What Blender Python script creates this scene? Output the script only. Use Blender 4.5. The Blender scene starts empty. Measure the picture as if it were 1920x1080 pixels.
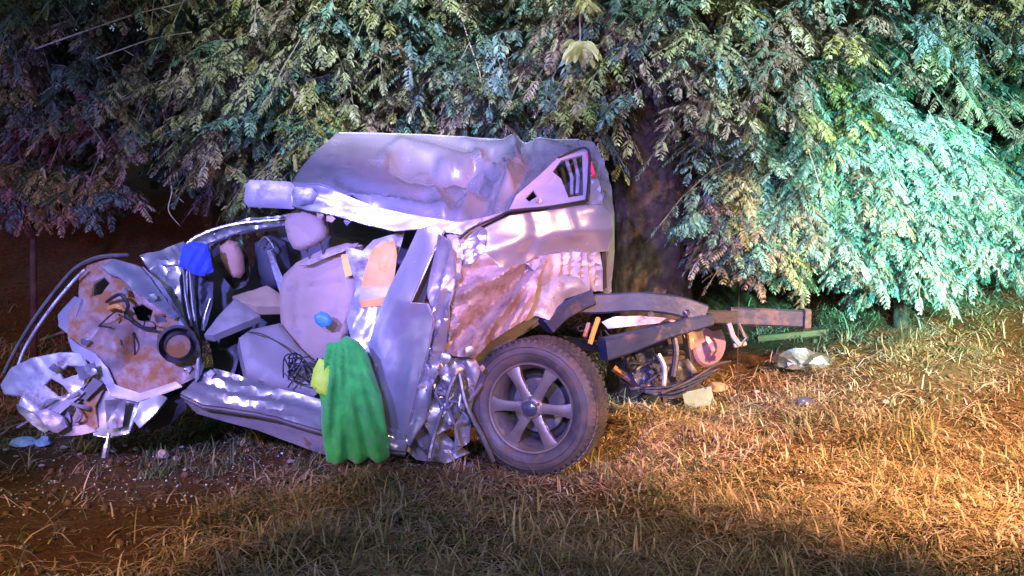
import bpy, bmesh, math, random
import numpy as np
from mathutils import Vector, Matrix
from mathutils.geometry import delaunay_2d_cdt

random.seed(7); RNG = np.random.default_rng(7)
scene = bpy.context.scene
COL = scene.collection
R = math.radians

# ------------------------------------------------------------------ camera
FPX = 2076.0; PITCH = R(6.02); CAMZ = 1.65
cam_d = bpy.data.cameras.new('camera'); cam = bpy.data.objects.new('camera', cam_d); COL.objects.link(cam)
cam_d.sensor_width = 36.0; cam_d.lens = 36.0 * FPX / 1920.0; cam_d.clip_end = 600; cam_d.clip_start = 0.05
cam.location = (0, 0, CAMZ); cam.rotation_euler = (R(90) - PITCH, 0, 0)
scene.camera = cam

# ------------------------------------------------------------------ world / lamps / exposure
w = bpy.data.worlds.new('World'); scene.world = w; w.use_nodes = True
nt = w.node_tree; nt.nodes.clear()
sky = nt.nodes.new('ShaderNodeTexSky'); sky.sky_type = 'NISHITA'; sky.sun_disc = False
sky.sun_elevation = R(38); sky.sun_rotation = R(200)
bg = nt.nodes.new('ShaderNodeBackground'); bg.inputs['Strength'].default_value = 0.035
out = nt.nodes.new('ShaderNodeOutputWorld')
nt.links.new(sky.outputs[0], bg.inputs[0]); nt.links.new(bg.outputs[0], out.inputs[0])

def aim(o, target):
    d = Vector(target) - o.location
    o.rotation_euler = d.to_track_quat('-Z', 'Y').to_euler()
sd = bpy.data.lights.new('moonlight', 'SUN'); sd.energy = 0.15; sd.angle = R(0.6); sd.color = (0.78, 0.72, 1.0)
so = bpy.data.objects.new('moonlight', sd); COL.objects.link(so); so.location = (-2, -6, 6); aim(so, (0, 6.5, 0.6))

def spot(name, loc, tgt, power, color, size, blend=0.6, radius=0.12):
    d = bpy.data.lights.new(name, 'SPOT'); d.energy = power; d.color = color
    d.spot_size = R(size); d.spot_blend = blend; d.shadow_soft_size = radius
    o = bpy.data.objects.new(name, d); COL.objects.link(o); o.location = loc; aim(o, tgt)
    return o
# unseen rescue vehicle lamps and torches inferred from coloured light; overhead ones are added fill
spot('blue_beacon_and_fill', (-2.6, 0.9, 2.8), (-1.7, 6.6, 1.1), 1650, (0.24, 0.22, 1.0), 33, 0.6, 0.07)
spot('blue_beacon_and_fill', (-1.2, 0.9, 2.8), (0.35, 6.6, 1.2), 1250, (0.22, 0.18, 1.0), 33, 0.6, 0.07)
spot('blue_beacon_and_fill', (-1.6, 3.4, 4.6), (-0.2, 6.9, 1.7), 900, (0.32, 0.24, 1.0), 34, 0.7, 0.06)  # fill added above the wreck to turn the roof blue
spot('amber_beacon_lamp', (5.4, 1.6, 3.9), (2.35, 6.7, 0.0), 6800, (1.0, 0.52, 0.27), 40, 0.9, 0.10)
spot('cyan_torch_lamp', (2.6, 0.6, 2.0), (2.85, 7.9, 1.34), 8600, (0.20, 0.97, 0.93), 23, 1.0, 0.06)
spot('foliage_fill_lamp', (2.3, 5.3, 4.7), (2.3, 9.0, 1.9), 1200, (0.64, 0.88, 1.0), 78, 0.8, 0.10)  # fill added over the wreck to brighten the right foliage
spot('foliage_fill_lamp', (-0.9, 5.4, 4.7), (-0.8, 9.0, 2.2), 1000, (0.74, 0.84, 1.0), 66, 0.9, 0.10)  # second added fill, brightening the foliage further left
spot('hand_torch', (0.8, 0.2, 2.2), (0.9, 7.2, 1.0), 400, (1.0, 0.62, 0.42), 40, 0.8, 0.05)
spot('red_tail_lamp', (-3.2, 3.0, 1.0), (-4.3, 10.5, 1.0), 300, (1.0, 0.04, 0.09), 36, 0.9, 0.1)
spot('violet_beacon_lamp', (-3.2, 2.2, 2.0), (-3.5, 8.7, 1.62), 1100, (0.28, 0.24, 1.0), 26, 0.9, 0.1)
spot('orange_beacon_lamp', (2.4, 1.6, 2.6), (0.0, 6.1, 1.10), 820, (1.0, 0.32, 0.07), 16, 0.9, 0.05)
spot('orange_beacon_lamp', (2.6, 3.6, 2.9), (-0.40, 6.8, 1.74), 800, (1.0, 0.30, 0.06), 15, 0.9, 0.04)
spot('amber_side_lamp', (-3.4, 2.2, 2.4), (-2.1, 4.9, 0.0), 300, (1.0, 0.42, 0.05), 34, 0.7, 0.08)

vs = scene.view_settings
vs.view_transform = 'Standard'; vs.look = 'None'; vs.gamma = 1.0; vs.use_curve_mapping = False; vs.exposure = 1.0

# ------------------------------------------------------------------ helpers
def at(px, py, Y):
    u = (px - 960.0) / FPX; v = (540.0 - py) / FPX
    dy = math.cos(PITCH) + v * math.sin(PITCH); dz = -math.sin(PITCH) + v * math.cos(PITCH)
    t = Y / dy
    return Vector((u * t, Y, CAMZ + dz * t))
def atn(px, py, Y):
    u = (px - 960.0) / FPX; v = (540.0 - py) / FPX
    dy = math.cos(PITCH) + v * math.sin(PITCH); dz = -math.sin(PITCH) + v * math.cos(PITCH)
    t = Y / dy
    return np.stack([u * t, Y + 0 * t, CAMZ + dz * t], -1)
def pix(P):
    """numpy: world -> pixel"""
    x = P[..., 0]; y = P[..., 1]; z = P[..., 2] - CAMZ
    c, s = math.cos(PITCH), math.sin(PITCH)
    d = y * c - z * s; up = y * s + z * c
    return 960 + FPX * x / d, 540 - FPX * up / d

ROOT = {}
def tag(o, label=None, cat=None, group=None, kind=None):
    if label: o['label'] = label
    if cat: o['category'] = cat
    if group: o['group'] = group
    if kind: o['kind'] = kind
    return o
def thing(name, label, cat, loc, group=None):
    o = bpy.data.objects.new(name, None); COL.objects.link(o); o.location = loc
    o.empty_display_size = 0.1
    ROOT[o.name] = Vector(loc)
    return tag(o, label, cat, group)
def mk(name, V, F, mat, parent=None, smooth=True, sharp=40, origin=None, attr=None):
    me = bpy.data.meshes.new(name)
    V = np.asarray(V, float)
    if parent is not None: off = np.array(ROOT[parent.name])
    elif origin is not None: off = np.array(origin)
    else: off = np.zeros(3)
    me.from_pydata((V - off).tolist(), [], F)
    me.materials.append(mat)
    if smooth:
        me.shade_smooth()
        if sharp and len(F) < 60000:
            bm = bmesh.new(); bm.from_mesh(me)
            lim = R(sharp)
            for e in bm.edges:
                if len(e.link_faces) == 2 and e.calc_face_angle(0) > lim: e.smooth = False
            bm.to_mesh(me); bm.free()
    me.update()
    o = bpy.data.objects.new(name, me); COL.objects.link(o)
    if parent is not None:
        o.parent = parent; ROOT[o.name] = ROOT[parent.name]
    elif origin is not None:
        o.location = origin; ROOT[o.name] = Vector(origin)
    else: ROOT[o.name] = Vector((0, 0, 0))
    return o

class Geo:
    def __init__(s): s.V = []; s.F = []
    def add(s, V, F):
        n = len(s.V); s.V += [tuple(v) for v in V]; s.F += [tuple(i + n for i in f) for f in F]
        return s
    def box(s, c, size, M=None):
        hx, hy, hz = [q / 2 for q in size]; c = Vector(c)
        P = [Vector((x, y, z)) for x in (-hx, hx) for y in (-hy, hy) for z in (-hz, hz)]
        if M is not None: P = [M @ p for p in P]
        return s.add([p + c for p in P], [(0, 1, 3, 2), (4, 6, 7, 5), (0, 4, 5, 1), (2, 3, 7, 6), (0, 2, 6, 4), (1, 5, 7, 3)])
    def tube(s, pts, rad, n=8, closed=False, flat=1.0):
        pts = [Vector(p) for p in pts]; m = len(pts)
        if not hasattr(rad, '__len__'): rad = [rad] * m
        V = []; prev = None
        for i, p in enumerate(pts):
            if closed: t = (pts[(i + 1) % m] - pts[i - 1])
            else: t = pts[min(i + 1, m - 1)] - pts[max(i - 1, 0)]
            t = t.normalized() if t.length > 1e-9 else Vector((1, 0, 0))
            if prev is None:
                a = Vector((0, 1, 0)) if abs(t.y) < .8 else Vector((0, 0, 1))
                nrm = (a - t * a.dot(t)).normalized()
            else:
                nrm = (prev - t * prev.dot(t)); nrm = nrm.normalized() if nrm.length > 1e-6 else t.orthogonal().normalized()
            prev = nrm; b = t.cross(nrm)
            for k in range(n):
                a = 2 * math.pi * k / n
                V.append(p + nrm * math.cos(a) * rad[i] + b * math.sin(a) * rad[i] * flat)
        F = []
        for i in range(m if closed else m - 1):
            j = (i + 1) % m
            for k in range(n):
                F.append((i * n + k, i * n + (k + 1) % n, j * n + (k + 1) % n, j * n + k))
        if not closed:
            F.append(tuple(range(n - 1, -1, -1))); F.append(tuple((m - 1) * n + k for k in range(n)))
        return s.add(V, F)
    def beam(s, pts, w_, h_, roll=0):
        """rectangular section swept along pts; w_ across (mostly Y), h_ up"""
        pts = [Vector(p) for p in pts]; m = len(pts); V = []
        for i, p in enumerate(pts):
            t = (pts[min(i + 1, m - 1)] - pts[max(i - 1, 0)]).normalized()
            up = Vector((math.sin(roll) * .2, math.sin(roll), math.cos(roll))); side = t.cross(up).normalized(); up = side.cross(t).normalized()
            ww = w_[i] if hasattr(w_, '__len__') else w_; hh = h_[i] if hasattr(h_, '__len__') else h_
            c = 0.14 * min(ww, hh)
            for a, b in ((-1, -1), (1, -1), (1, 1), (-1, 1)):
                q = [(a * (ww / 2 - c), b * hh / 2), (a * ww / 2, b * (hh / 2 - c))]
                if (a * b) > 0: q = q[::-1]
                for x, y in q: V.append(p + side * x + up * y)
        n = 8; F = []
        for i in range(m - 1):
            for k in range(n):
                F.append((i * n + k, i * n + (k + 1) % n, (i + 1) * n + (k + 1) % n, (i + 1) * n + k))
        F.append(tuple(range(n - 1, -1, -1))); F.append(tuple((m - 1) * n + k for k in range(n)))
        return s.add(V, F)
    def lathe(s, prof, M, n=48, close=True):
        """prof: (radius, axial) ; axis = local X"""
        V = []; m = len(prof)
        for i in range(n):
            a = 2 * math.pi * i / n
            for r, x in prof: V.append(M @ Vector((x, r * math.cos(a), r * math.sin(a))))
        F = []
        for i in range(n):
            j = (i + 1) % n
            for k in range(m - 1 + (1 if close else 0)):
                l = (k + 1) % m
                F.append((i * m + k, j * m + k, j * m + l, i * m + l))
        return s.add(V, F)
    def build(s, name, mat, parent=None, **kw): return mk(name, s.V, s.F, mat, parent, **kw)

def catmull(pts, per=6):
    pts = [Vector(p) for p in pts]
    if len(pts) < 3:
        return [pts[0].lerp(pts[-1], k / per) for k in range(per + 1)]
    o = []
    for i in range(len(pts) - 1):
        p0 = pts[max(i - 1, 0)]; p1 = pts[i]; p2 = pts[i + 1]; p3 = pts[min(i + 2, len(pts) - 1)]
        for k in range(per):
            t = k / per
            o.append(0.5 * ((2 * p1) + (p2 - p0) * t + (2 * p0 - 5 * p1 + 4 * p2 - p3) * t * t + (3 * p1 - p0 - 3 * p2 + p3) * t ** 3))
    o.append(pts[-1]); return o
def pl(pts, per=6):
    """smooth world polyline out of (px,py,Y) control points"""
    return catmull([at(*p) for p in pts], per)

def tri(x): return 2 * np.abs((x % 1.0) - 0.5)          # 0..1 triangle wave
def crumple(P, seed, scale):
    """sharp creased relief in -1..1 over world points P"""
    r = np.random.default_rng(seed); x = P / scale
    wv = np.stack([np.sin(x @ r.normal(size=3) * 1.7 + r.uniform(0, 6)) for _ in range(3)], -1) * 0.35
    x = x + wv; h = np.zeros(len(P)); tot = 0
    for k in range(6):
        d = r.normal(size=3); d /= np.linalg.norm(d); f = 0.45 * 1.45 ** k; a = 1.0 / 1.35 ** k
        m = 0.5 + 0.5 * np.sin(x @ r.normal(size=3) * .9 + r.uniform(0, 6))
        h += a * (tri(x @ d * f + r.uniform()) - .5) * m; tot += a * .35
    return h / tot

def plate(name, pts, mat, parent=None, Y=6.2, holes=(), step=14, thick=.006, cr=0.0, crs=.18, seed=None,
          aniso=None, bulge=0, puff=0, puffr=30, folds=(), dents=(), hem=0, sharp=38, origin=None, creases=(), fan=None):
    """sheet or cushion: outline traced as (px,py[,Y]), filled with an irregular net, creased, given thickness"""
    if seed is None: seed = abs(hash_(name + str(pts[0]))) % 99991
    r = np.random.default_rng(seed)
    O = np.array([(p[0], p[1], p[2] if len(p) > 2 else Y) for p in pts], float)
    def resample(Q):
        o = []
        for i in range(len(Q)):
            a, b = Q[i], Q[(i + 1) % len(Q)]; n = max(1, int(round(np.hypot(*(b - a)[:2]) / step)))
            for k in range(n): o.append(a + (b - a) * k / n)
        return np.array(o)
    OR = resample(O); HR = [resample(np.array([(p[0], p[1], Y) for p in h], float)) for h in holes]
    allp = [OR[:, :2]] + [h[:, :2] for h in HR]
    def inside(P, poly):
        x, y = P[:, 0], P[:, 1]; c = np.zeros(len(P), bool)
        for i in range(len(poly)):
            x1, y1 = poly[i][:2]; x2, y2 = poly[i - 1][:2]
            m = ((y1 > y) != (y2 > y)); 
            with np.errstate(divide='ignore', invalid='ignore'):
                xi = (x2 - x1) * (y - y1) / (y2 - y1 + 1e-12) + x1
            c ^= m & (x < xi)
        return c
    def dist(P, poly):
        d = np.full(len(P), 1e9)
        for i in range(len(poly)):
            a = np.array(poly[i - 1][:2]); b = np.array(poly[i][:2]); ab = b - a
            t = np.clip(((P - a) @ ab) / (ab @ ab + 1e-9), 0, 1); q = a + t[:, None] * ab
            d = np.minimum(d, np.hypot(*(P - q).T))
        return d
    x0, y0 = O[:, 0].min(), O[:, 1].min(); x1, y1 = O[:, 0].max(), O[:, 1].max()
    gx, gy = np.meshgrid(np.arange(x0, x1, step), np.arange(y0, y1, step * .87))
    gx = gx + (np.arange(gx.shape[0]) % 2)[:, None] * step / 2
    G = np.stack([gx.ravel(), gy.ravel()], -1) + r.uniform(-.22, .22, (gx.size, 2)) * step
    ok = inside(G, O) & (dist(G, OR) > step * .5)
    for h in HR: ok &= ~inside(G, h) & (dist(G, h) > step * .5)
    G = G[ok]
    coords = []; edges = []
    for a in allp:
        n0 = len(coords); coords += [tuple(q) for q in a]; edges += [(n0 + i, n0 + (i + 1) % len(a)) for i in range(len(a))]
    coords += [tuple(q) for q in G]
    res = delaunay_2d_cdt([Vector(c) for c in coords], edges, [], 1, 1e-4)
    vv = np.array([tuple(v) for v in res[0]]); ff = res[2]
    cen = np.array([vv[list(f)].mean(0) for f in ff])
    keep = inside(cen, O)
    for h in HR: keep &= ~inside(cen, h)
    ff = [tuple(f) for f, k in zip(ff, keep) if k]
    # depth by inverse distance from outline
    D = np.hypot(vv[:, 0][:, None] - OR[:, 0][None], vv[:, 1][:, None] - OR[:, 1][None]) + .5
    W = 1 / D ** 2.2; yy = (W * OR[:, 2][None]).sum(1) / W.sum(1)
    de = dist(vv, OR)
    for h in HR: de = np.minimum(de, dist(vv, h))
    if bulge: yy = yy - bulge * np.clip(de / (min(x1 - x0, y1 - y0) / 2), 0, 1) ** .7
    P = atn(vv[:, 0], vv[:, 1], yy)
    nrm = np.zeros(3)
    for i in range(len(OR)):
        a = np.array(at(*OR[i - 1])); b = np.array(at(*OR[i])); nrm += np.cross(a, b)
    nrm /= np.linalg.norm(nrm) + 1e-9
    if nrm[1] > 0: nrm = -nrm              # towards the camera
    disp = np.zeros(len(P))
    if cr:
        Q = P
        if aniso:
            ca, sa = math.cos(R(aniso[0])), math.sin(R(aniso[0]))
            Q = np.stack([(vv[:, 0] * ca + vv[:, 1] * sa) / 330. / aniso[1], (-vv[:, 0] * sa + vv[:, 1] * ca) / 330., 0 * disp], -1)
        disp += cr * crumple(Q, seed, crs) * np.clip(.35 + de / 30, 0, 1)
    for amp, wl, ang in folds:
        ca, sa = math.cos(R(ang)), math.sin(R(ang)); q = vv[:, 0] * ca + vv[:, 1] * sa; q2 = -vv[:, 0] * sa + vv[:, 1] * ca
        if wl < 0: disp += amp * .5 * np.sin((q + 6 * np.sin(q2 / 57.0 + seed)) / -wl * 6.283) * (.65 + .35 * np.sin(q2 / 91. + q / 31.))
        else: disp += amp * (tri((q + 9 * np.sin(q2 / 47.0 + seed)) / wl) - .5) * (.6 + .4 * np.sin(q2 / 61. + q / 37.))
    for cpts, cw, ca_ in creases:
        d_ = np.full(len(vv), 1e9); C_ = np.array(cpts, float)
        for i in range(len(C_) - 1):
            a = C_[i]; ab = C_[i + 1] - a; t = np.clip(((vv - a) @ ab) / (ab @ ab), 0, 1); d_ = np.minimum(d_, np.hypot(*(vv - a - t[:, None] * ab).T))
        disp += ca_ * np.clip(1 - d_ / cw, 0, 1)
    if fan:
        an = np.arctan2(vv[:, 0] - fan[0], vv[:, 1] - fan[1]); rr2 = np.hypot(vv[:, 0] - fan[0], vv[:, 1] - fan[1])
        disp += fan[2] * np.clip(rr2 / 160, .15, 1.3) * (np.abs(np.sin(an * fan[3] + .8 * np.sin(rr2 / 60))) ** .7 + .5 * np.sin(an * fan[3] * 2.3 + 1.3) - .5)
    for cx, cy, rx, ry, ang, dep in dents:
        ca, sa = math.cos(R(ang)), math.sin(R(ang)); dx = vv[:, 0] - cx; dy = vv[:, 1] - cy
        q = np.sqrt(((dx * ca + dy * sa) / rx) ** 2 + ((-dx * sa + dy * ca) / ry) ** 2)
        disp -= dep * np.clip(1 - q, 0, 1) ** .9
    if puff:
        t = np.clip(de / puffr, 0, 1); pf = puff * np.sqrt(np.clip(1 - (1 - t) ** 2, 0, 1))
    else: pf = 0 * disp
    A = P + nrm * (disp + pf)[:, None]; B = P + nrm * (disp * (1 if not puff else .3) - thick - pf * .8)[:, None]
    n = len(P); V = np.concatenate([A, B]); F = []
    F0 = []
    for f in ff:
        a, b, c = [A[i] for i in f[:3]]
        if np.cross(b - a, c - a) @ nrm < 0: f = f[::-1]
        F0.append(f)
    cnt = {}
    for f in F0:
        for i in range(len(f)):
            cnt[(f[i], f[(i + 1) % len(f)])] = 1
    F = F0 + [tuple(i + n for i in f[::-1]) for f in F0]
    bnd = [(a, b) for (a, b) in cnt if (b, a) not in cnt]
    F += [(b, a, a + n, b + n) for a, b in bnd]
    g = Geo(); g.V = [tuple(v) for v in V]; g.F = F
    if hem:
        nx = dict(bnd); seen = set()
        for s0 in list(nx):
            if s0 in seen: continue
            loop = []; c = s0
            while c in nx and c not in seen: seen.add(c); loop.append(c); c = nx[c]
            if len(loop) > 4: g.tube([A[i] - nrm * thick / 2 for i in loop], hem, 5, closed=(c == s0))
    return g.build(name, mat, parent, sharp=sharp, origin=origin)
def hash_(s):
    h = 17
    for c in s: h = (h * 31 + ord(c)) & 0x7fffffff
    return h

# ------------------------------------------------------------------ materials
def mat(name, cols, rough=.5, metal=0, scale=6, detail=4, bump=0, bscale=40, coat=0, stain=None, stain_amt=.5, stain_scale=3,
        spec=.5, trans=0, attr=None, sheen=0, rvar=0, subsurf=0, backlit=0):
    m = bpy.data.materials.new(name); m.use_nodes = True; n = m.node_tree.nodes; l = m.node_tree.links
    b = n['Principled BSDF']
    tc = n.new('ShaderNodeTexCoord'); ns = n.new('ShaderNodeTexNoise'); ns.inputs['Scale'].default_value = scale
    ns.inputs['Detail'].default_value = detail; l.new(tc.outputs['Object'], ns.inputs['Vector'])
    cr_ = n.new('ShaderNodeValToRGB'); l.new(ns.outputs['Fac'], cr_.inputs['Fac'])
    e = cr_.color_ramp.elements
    while len(e) < len(cols): e.new(.5)
    for i, c in enumerate(cols):
        e[i].position = .3 + .4 * i / max(1, len(cols) - 1); e[i].color = (*c, 1)
    colour = cr_.outputs['Color']
    if attr:
        a = n.new('ShaderNodeAttribute'); a.attribute_name = attr
        mx = n.new('ShaderNodeMixRGB'); mx.blend_type = 'MULTIPLY'; mx.inputs[0].default_value = 1
        l.new(a.outputs['Color'], mx.inputs[1]); l.new(colour, mx.inputs[2]); colour = mx.outputs[0]
    if stain:
        n2 = n.new('ShaderNodeTexNoise'); n2.inputs['Scale'].default_value = stain_scale; n2.inputs['Detail'].default_value = 8
        n2.inputs['Roughness'].default_value = .7
        l.new(tc.outputs['Object'], n2.inputs['Vector'])
        r2 = n.new('ShaderNodeValToRGB'); l.new(n2.outputs['Fac'], r2.inputs['Fac'])
        r2.color_ramp.elements[0].position = .62 - .3 * stain_amt; r2.color_ramp.elements[0].color = (0, 0, 0, 1)
        r2.color_ramp.elements[1].position = .78 - .25 * stain_amt; r2.color_ramp.elements[1].color = (1, 1, 1, 1)
        mx = n.new('ShaderNodeMixRGB'); l.new(r2.outputs[0], mx.inputs[0]); l.new(colour, mx.inputs[1]); mx.inputs[2].default_value = (*stain, 1)
        colour = mx.outputs[0]
        mr = n.new('ShaderNodeMapRange'); l.new(r2.outputs[0], mr.inputs[0]); mr.inputs[3].default_value = rough; mr.inputs[4].default_value = .85
        l.new(mr.outputs[0], b.inputs['Roughness'])
        mm = n.new('ShaderNodeMapRange'); l.new(r2.outputs[0], mm.inputs[0]); mm.inputs[3].default_value = metal; mm.inputs[4].default_value = 0
        l.new(mm.outputs[0], b.inputs['Metallic'])
    else:
        b.inputs['Roughness'].default_value = rough; b.inputs['Metallic'].default_value = metal
    l.new(colour, b.inputs['Base Color'])
    b.inputs['Coat Weight'].default_value = coat; b.inputs['Coat Roughness'].default_value = .12
    b.inputs['Specular IOR Level'].default_value = spec
    b.inputs['Transmission Weight'].default_value = trans
    b.inputs['Sheen Weight'].default_value = sheen
    if bump:
        n3 = n.new('ShaderNodeTexNoise'); n3.inputs['Scale'].default_value = bscale; n3.inputs['Detail'].default_value = 6
        l.new(tc.outputs['Object'], n3.inputs['Vector'])
        bp = n.new('ShaderNodeBump'); bp.inputs['Strength'].default_value = bump; bp.inputs['Distance'].default_value = .01
        l.new(n3.outputs['Fac'], bp.inputs['Height']); l.new(bp.outputs[0], b.inputs['Normal'])
    if backlit:
        tr = n.new('ShaderNodeBsdfTranslucent'); l.new(colour, tr.inputs[0]); ms = n.new('ShaderNodeMixShader'); ms.inputs[0].default_value = backlit
        l.new(b.outputs[0], ms.inputs[1]); l.new(tr.outputs[0], ms.inputs[2]); l.new(ms.outputs[0], n['Material Output'].inputs[0])
    return m

M = dict(
    paint=mat('silver_paint', [(.27, .27, .31), (.36, .36, .40)], .24, .55, 5, coat=.6, stain=(.22, .20, .20), stain_amt=.02, stain_scale=7, bump=.10, bscale=9),
    paint_dull=mat('scuffed_silver_paint', [(.34, .34, .40), (.50, .49, .55)], .38, .5, 9, coat=.25, stain=(.16, .10, .07), stain_amt=.42, stain_scale=8, bump=.25, bscale=16),
    primer=mat('lavender_primer', [(.30, .28, .33), (.38, .36, .40)], .45, .3, 6, stain=(.30, .24, .22), stain_amt=.3, stain_scale=6, bump=.1),
    inner=mat('bare_inner_panel', [(.24, .25, .30), (.40, .41, .47)], .42, .5, 9, stain=(.14, .09, .06), stain_amt=.5, stain_scale=9, bump=.3, bscale=18),
    rust=mat('rusty_brown_panel', [(.24, .18, .17), (.36, .29, .28), (.44, .38, .40)], .5, .3, 7, stain=(.28, .12, .035), stain_amt=.78, stain_scale=7, bump=.4, bscale=22),
    muddy=mat('muddy_crumpled_panel', [(.26, .20, .18), (.42, .36, .35)], .5, .3, 8, stain=(.17, .11, .08), stain_amt=.55, stain_scale=10, bump=.45, bscale=20),
    chassis=mat('dark_chassis_paint', [(.022, .032, .075), (.04, .055, .11)], .42, .3, 8, stain=(.12, .07, .045), stain_amt=.25, stain_scale=9, bump=.25, bscale=24),
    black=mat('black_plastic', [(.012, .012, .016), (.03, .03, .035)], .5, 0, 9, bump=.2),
    seam=mat('black_rubber_seal', [(.01, .01, .012), (.02, .02, .022)], .6),
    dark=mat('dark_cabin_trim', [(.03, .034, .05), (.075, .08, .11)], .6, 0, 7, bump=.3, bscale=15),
    seat=mat('beige_seat_fabric', [(.40, .29, .23), (.50, .37, .30)], .85, 0, 5, bump=.35, bscale=120, sheen=.2, stain=(.28, .24, .26), stain_amt=.2, stain_scale=5),
    seatside=mat('grey_seat_vinyl', [(.28, .25, .25), (.36, .32, .31)], .6, 0, 6, bump=.2, bscale=60),
    trim=mat('tan_trim', [(.42, .30, .20), (.52, .38, .26)], .6, 0, 7, bump=.2),
    rubber=mat('dusty_tyre_rubber', [(.045, .04, .045), (.09, .08, .085)], .5, 0, 12, stain=(.13, .085, .065), stain_amt=.4, stain_scale=9, bump=.25, bscale=45),
    alloy=mat('brown_grey_alloy', [(.18, .15, .145), (.29, .25, .24)], .38, .55, 9, stain=(.12, .08, .06), stain_amt=.3, stain_scale=14, bump=.15),
    steel=mat('scratched_steel', [(.24, .24, .27), (.44, .44, .48)], .32, .85, 14, bump=.2),
    hub=mat('dark_hub_cap', [(.05, .06, .10), (.08, .09, .14)], .2, .3, 9, coat=.6),
    orange=mat('orange_reflective_film', [(.60, .27, .05), (.72, .36, .08)], .6, 0, 9, bump=.1),
    yellow=mat('yellow_label', [(.75, .50, .05), (.82, .58, .1)], .6),
    red=mat('red_lamp_lens', [(.55, .03, .06), (.7, .06, .1)], .2, 0, 9, coat=.8),
    blue=mat('royal_blue_cloth', [(.02, .05, .62), (.03, .08, .78)], .7, 0, 9, sheen=.3, bump=.3, bscale=60),
    green=mat('green_towel_cloth', [(.022, .33, .035), (.05, .46, .06)], .85, 0, 12, sheen=.3, bump=.5, bscale=130, stain=(.02, .16, .03), stain_amt=.2, stain_scale=6),
    lime=mat('lime_yellow_vest', [(.52, .80, .03), (.66, .88, .08)], .6, 0, 12, bump=.2),
    glove=mat('light_blue_rubber', [(.05, .28, .72), (.14, .42, .85)], .4, 0, 12),
    airbag=mat('tan_airbag_cloth', [(.50, .27, .19), (.60, .36, .27)], .75, 0, 9, bump=.3, bscale=50, stain=(.25, .10, .07), stain_amt=.3, stain_scale=9),
    drum=mat('pink_brown_drum', [(.26, .15, .22), (.36, .21, .28)], .45, .4, 9, bump=.2),
    plasticb=mat('pale_blue_plastic', [(.20, .42, .62), (.45, .62, .78)], .3, 0, 30, coat=.4),
    teal=mat('pale_teal_plastic', [(.13, .19, .18), (.22, .28, .27)], .5, 0, 9, bump=.1),
    foil=mat('crumpled_foil', [(.22, .22, .24), (.42, .42, .44)], .3, .7, 20, bump=.3),
    wood=mat('raw_orange_board', [(.22, .10, .03), (.32, .16, .06)], .75, 0, 12, bump=.4),
    foam=mat('pinkish_foam', [(.36, .27, .23), (.46, .36, .31)], .9, 0, 20, bump=.3),
    bark=mat('dark_brown_bark', [(.018, .013, .008), (.04, .03, .018), (.065, .05, .03)], .9, 0, 14, detail=8, bump=1.0, bscale=22),
    twig=mat('pale_twig_bark', [(.20, .17, .14), (.30, .26, .22)], .85, 0, 18, bump=.3),
    leaf=mat('pinnate_leaf', [(.85, .85, .85), (1.1, 1.1, 1.05)], .5, 0, 3, attr='tint', backlit=.25),
    grass=mat('dry_grass_blade', [(.9, .9, .9), (1.1, 1.1, 1.1)], .65, 0, 3, attr='tint', backlit=.2),
    flower=mat('pale_yellow_leaf', [(.34, .36, .10), (.48, .48, .18)], .6, 0, 12, backlit=.25),
    stone=mat('grey_brown_stone', [(.20, .17, .15), (.36, .32, .29)], .9, 0, 20, bump=.5),
)

def ground_mat():
    m = bpy.data.materials.new('laterite_soil_and_litter'); m.use_nodes = True; n = m.node_tree.nodes; l = m.node_tree.links
    b = n['Principled BSDF']; tc = n.new('ShaderNodeTexCoord')
    def noise(s, d, r=.6):
        x = n.new('ShaderNodeTexNoise'); x.inputs['Scale'].default_value = s; x.inputs['Detail'].default_value = d; x.inputs['Roughness'].default_value = r
        l.new(tc.outputs['Object'], x.inputs['Vector']); return x
    a = noise(1.1, 5); c = noise(26, 8, .75); d = noise(90, 4)
    r1 = n.new('ShaderNodeValToRGB'); l.new(a.outputs[0], r1.inputs[0])
    r1.color_ramp.elements[0].position = .38; r1.color_ramp.elements[0].color = (.13, .062, .014, 1)
    r1.color_ramp.elements[1].position = .62; r1.color_ramp.elements[1].color = (.15, .10, .045, 1)
    r2 = n.new('ShaderNodeValToRGB'); l.new(c.outputs[0], r2.inputs[0])
    r2.color_ramp.elements[0].position = .3; r2.color_ramp.elements[0].color = (.35, .32, .3, 1)
    r2.color_ramp.elements[1].position = .7; r2.color_ramp.elements[1].color = (1.3, 1.25, 1.1, 1)
    mx = n.new('ShaderNodeMixRGB'); mx.blend_type = 'MULTIPLY'; mx.inputs[0].default_value = 1
    l.new(r1.outputs[0], mx.inputs[1]); l.new(r2.outputs[0], mx.inputs[2]); l.new(mx.outputs[0], b.inputs['Base Color'])
    b.inputs['Roughness'].default_value = .95; b.inputs['Specular IOR Level'].default_value = .2
    ad = n.new('ShaderNodeMath'); ad.operation = 'ADD'; l.new(c.outputs[0], ad.inputs[0]); l.new(d.outputs[0], ad.inputs[1])
    bp = n.new('ShaderNodeBump'); bp.inputs['Strength'].default_value = .9; bp.inputs['Distance'].default_value = .03
    l.new(ad.outputs[0], bp.inputs['Height']); l.new(bp.outputs[0], b.inputs['Normal'])
    return m
M['ground'] = ground_mat()

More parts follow.
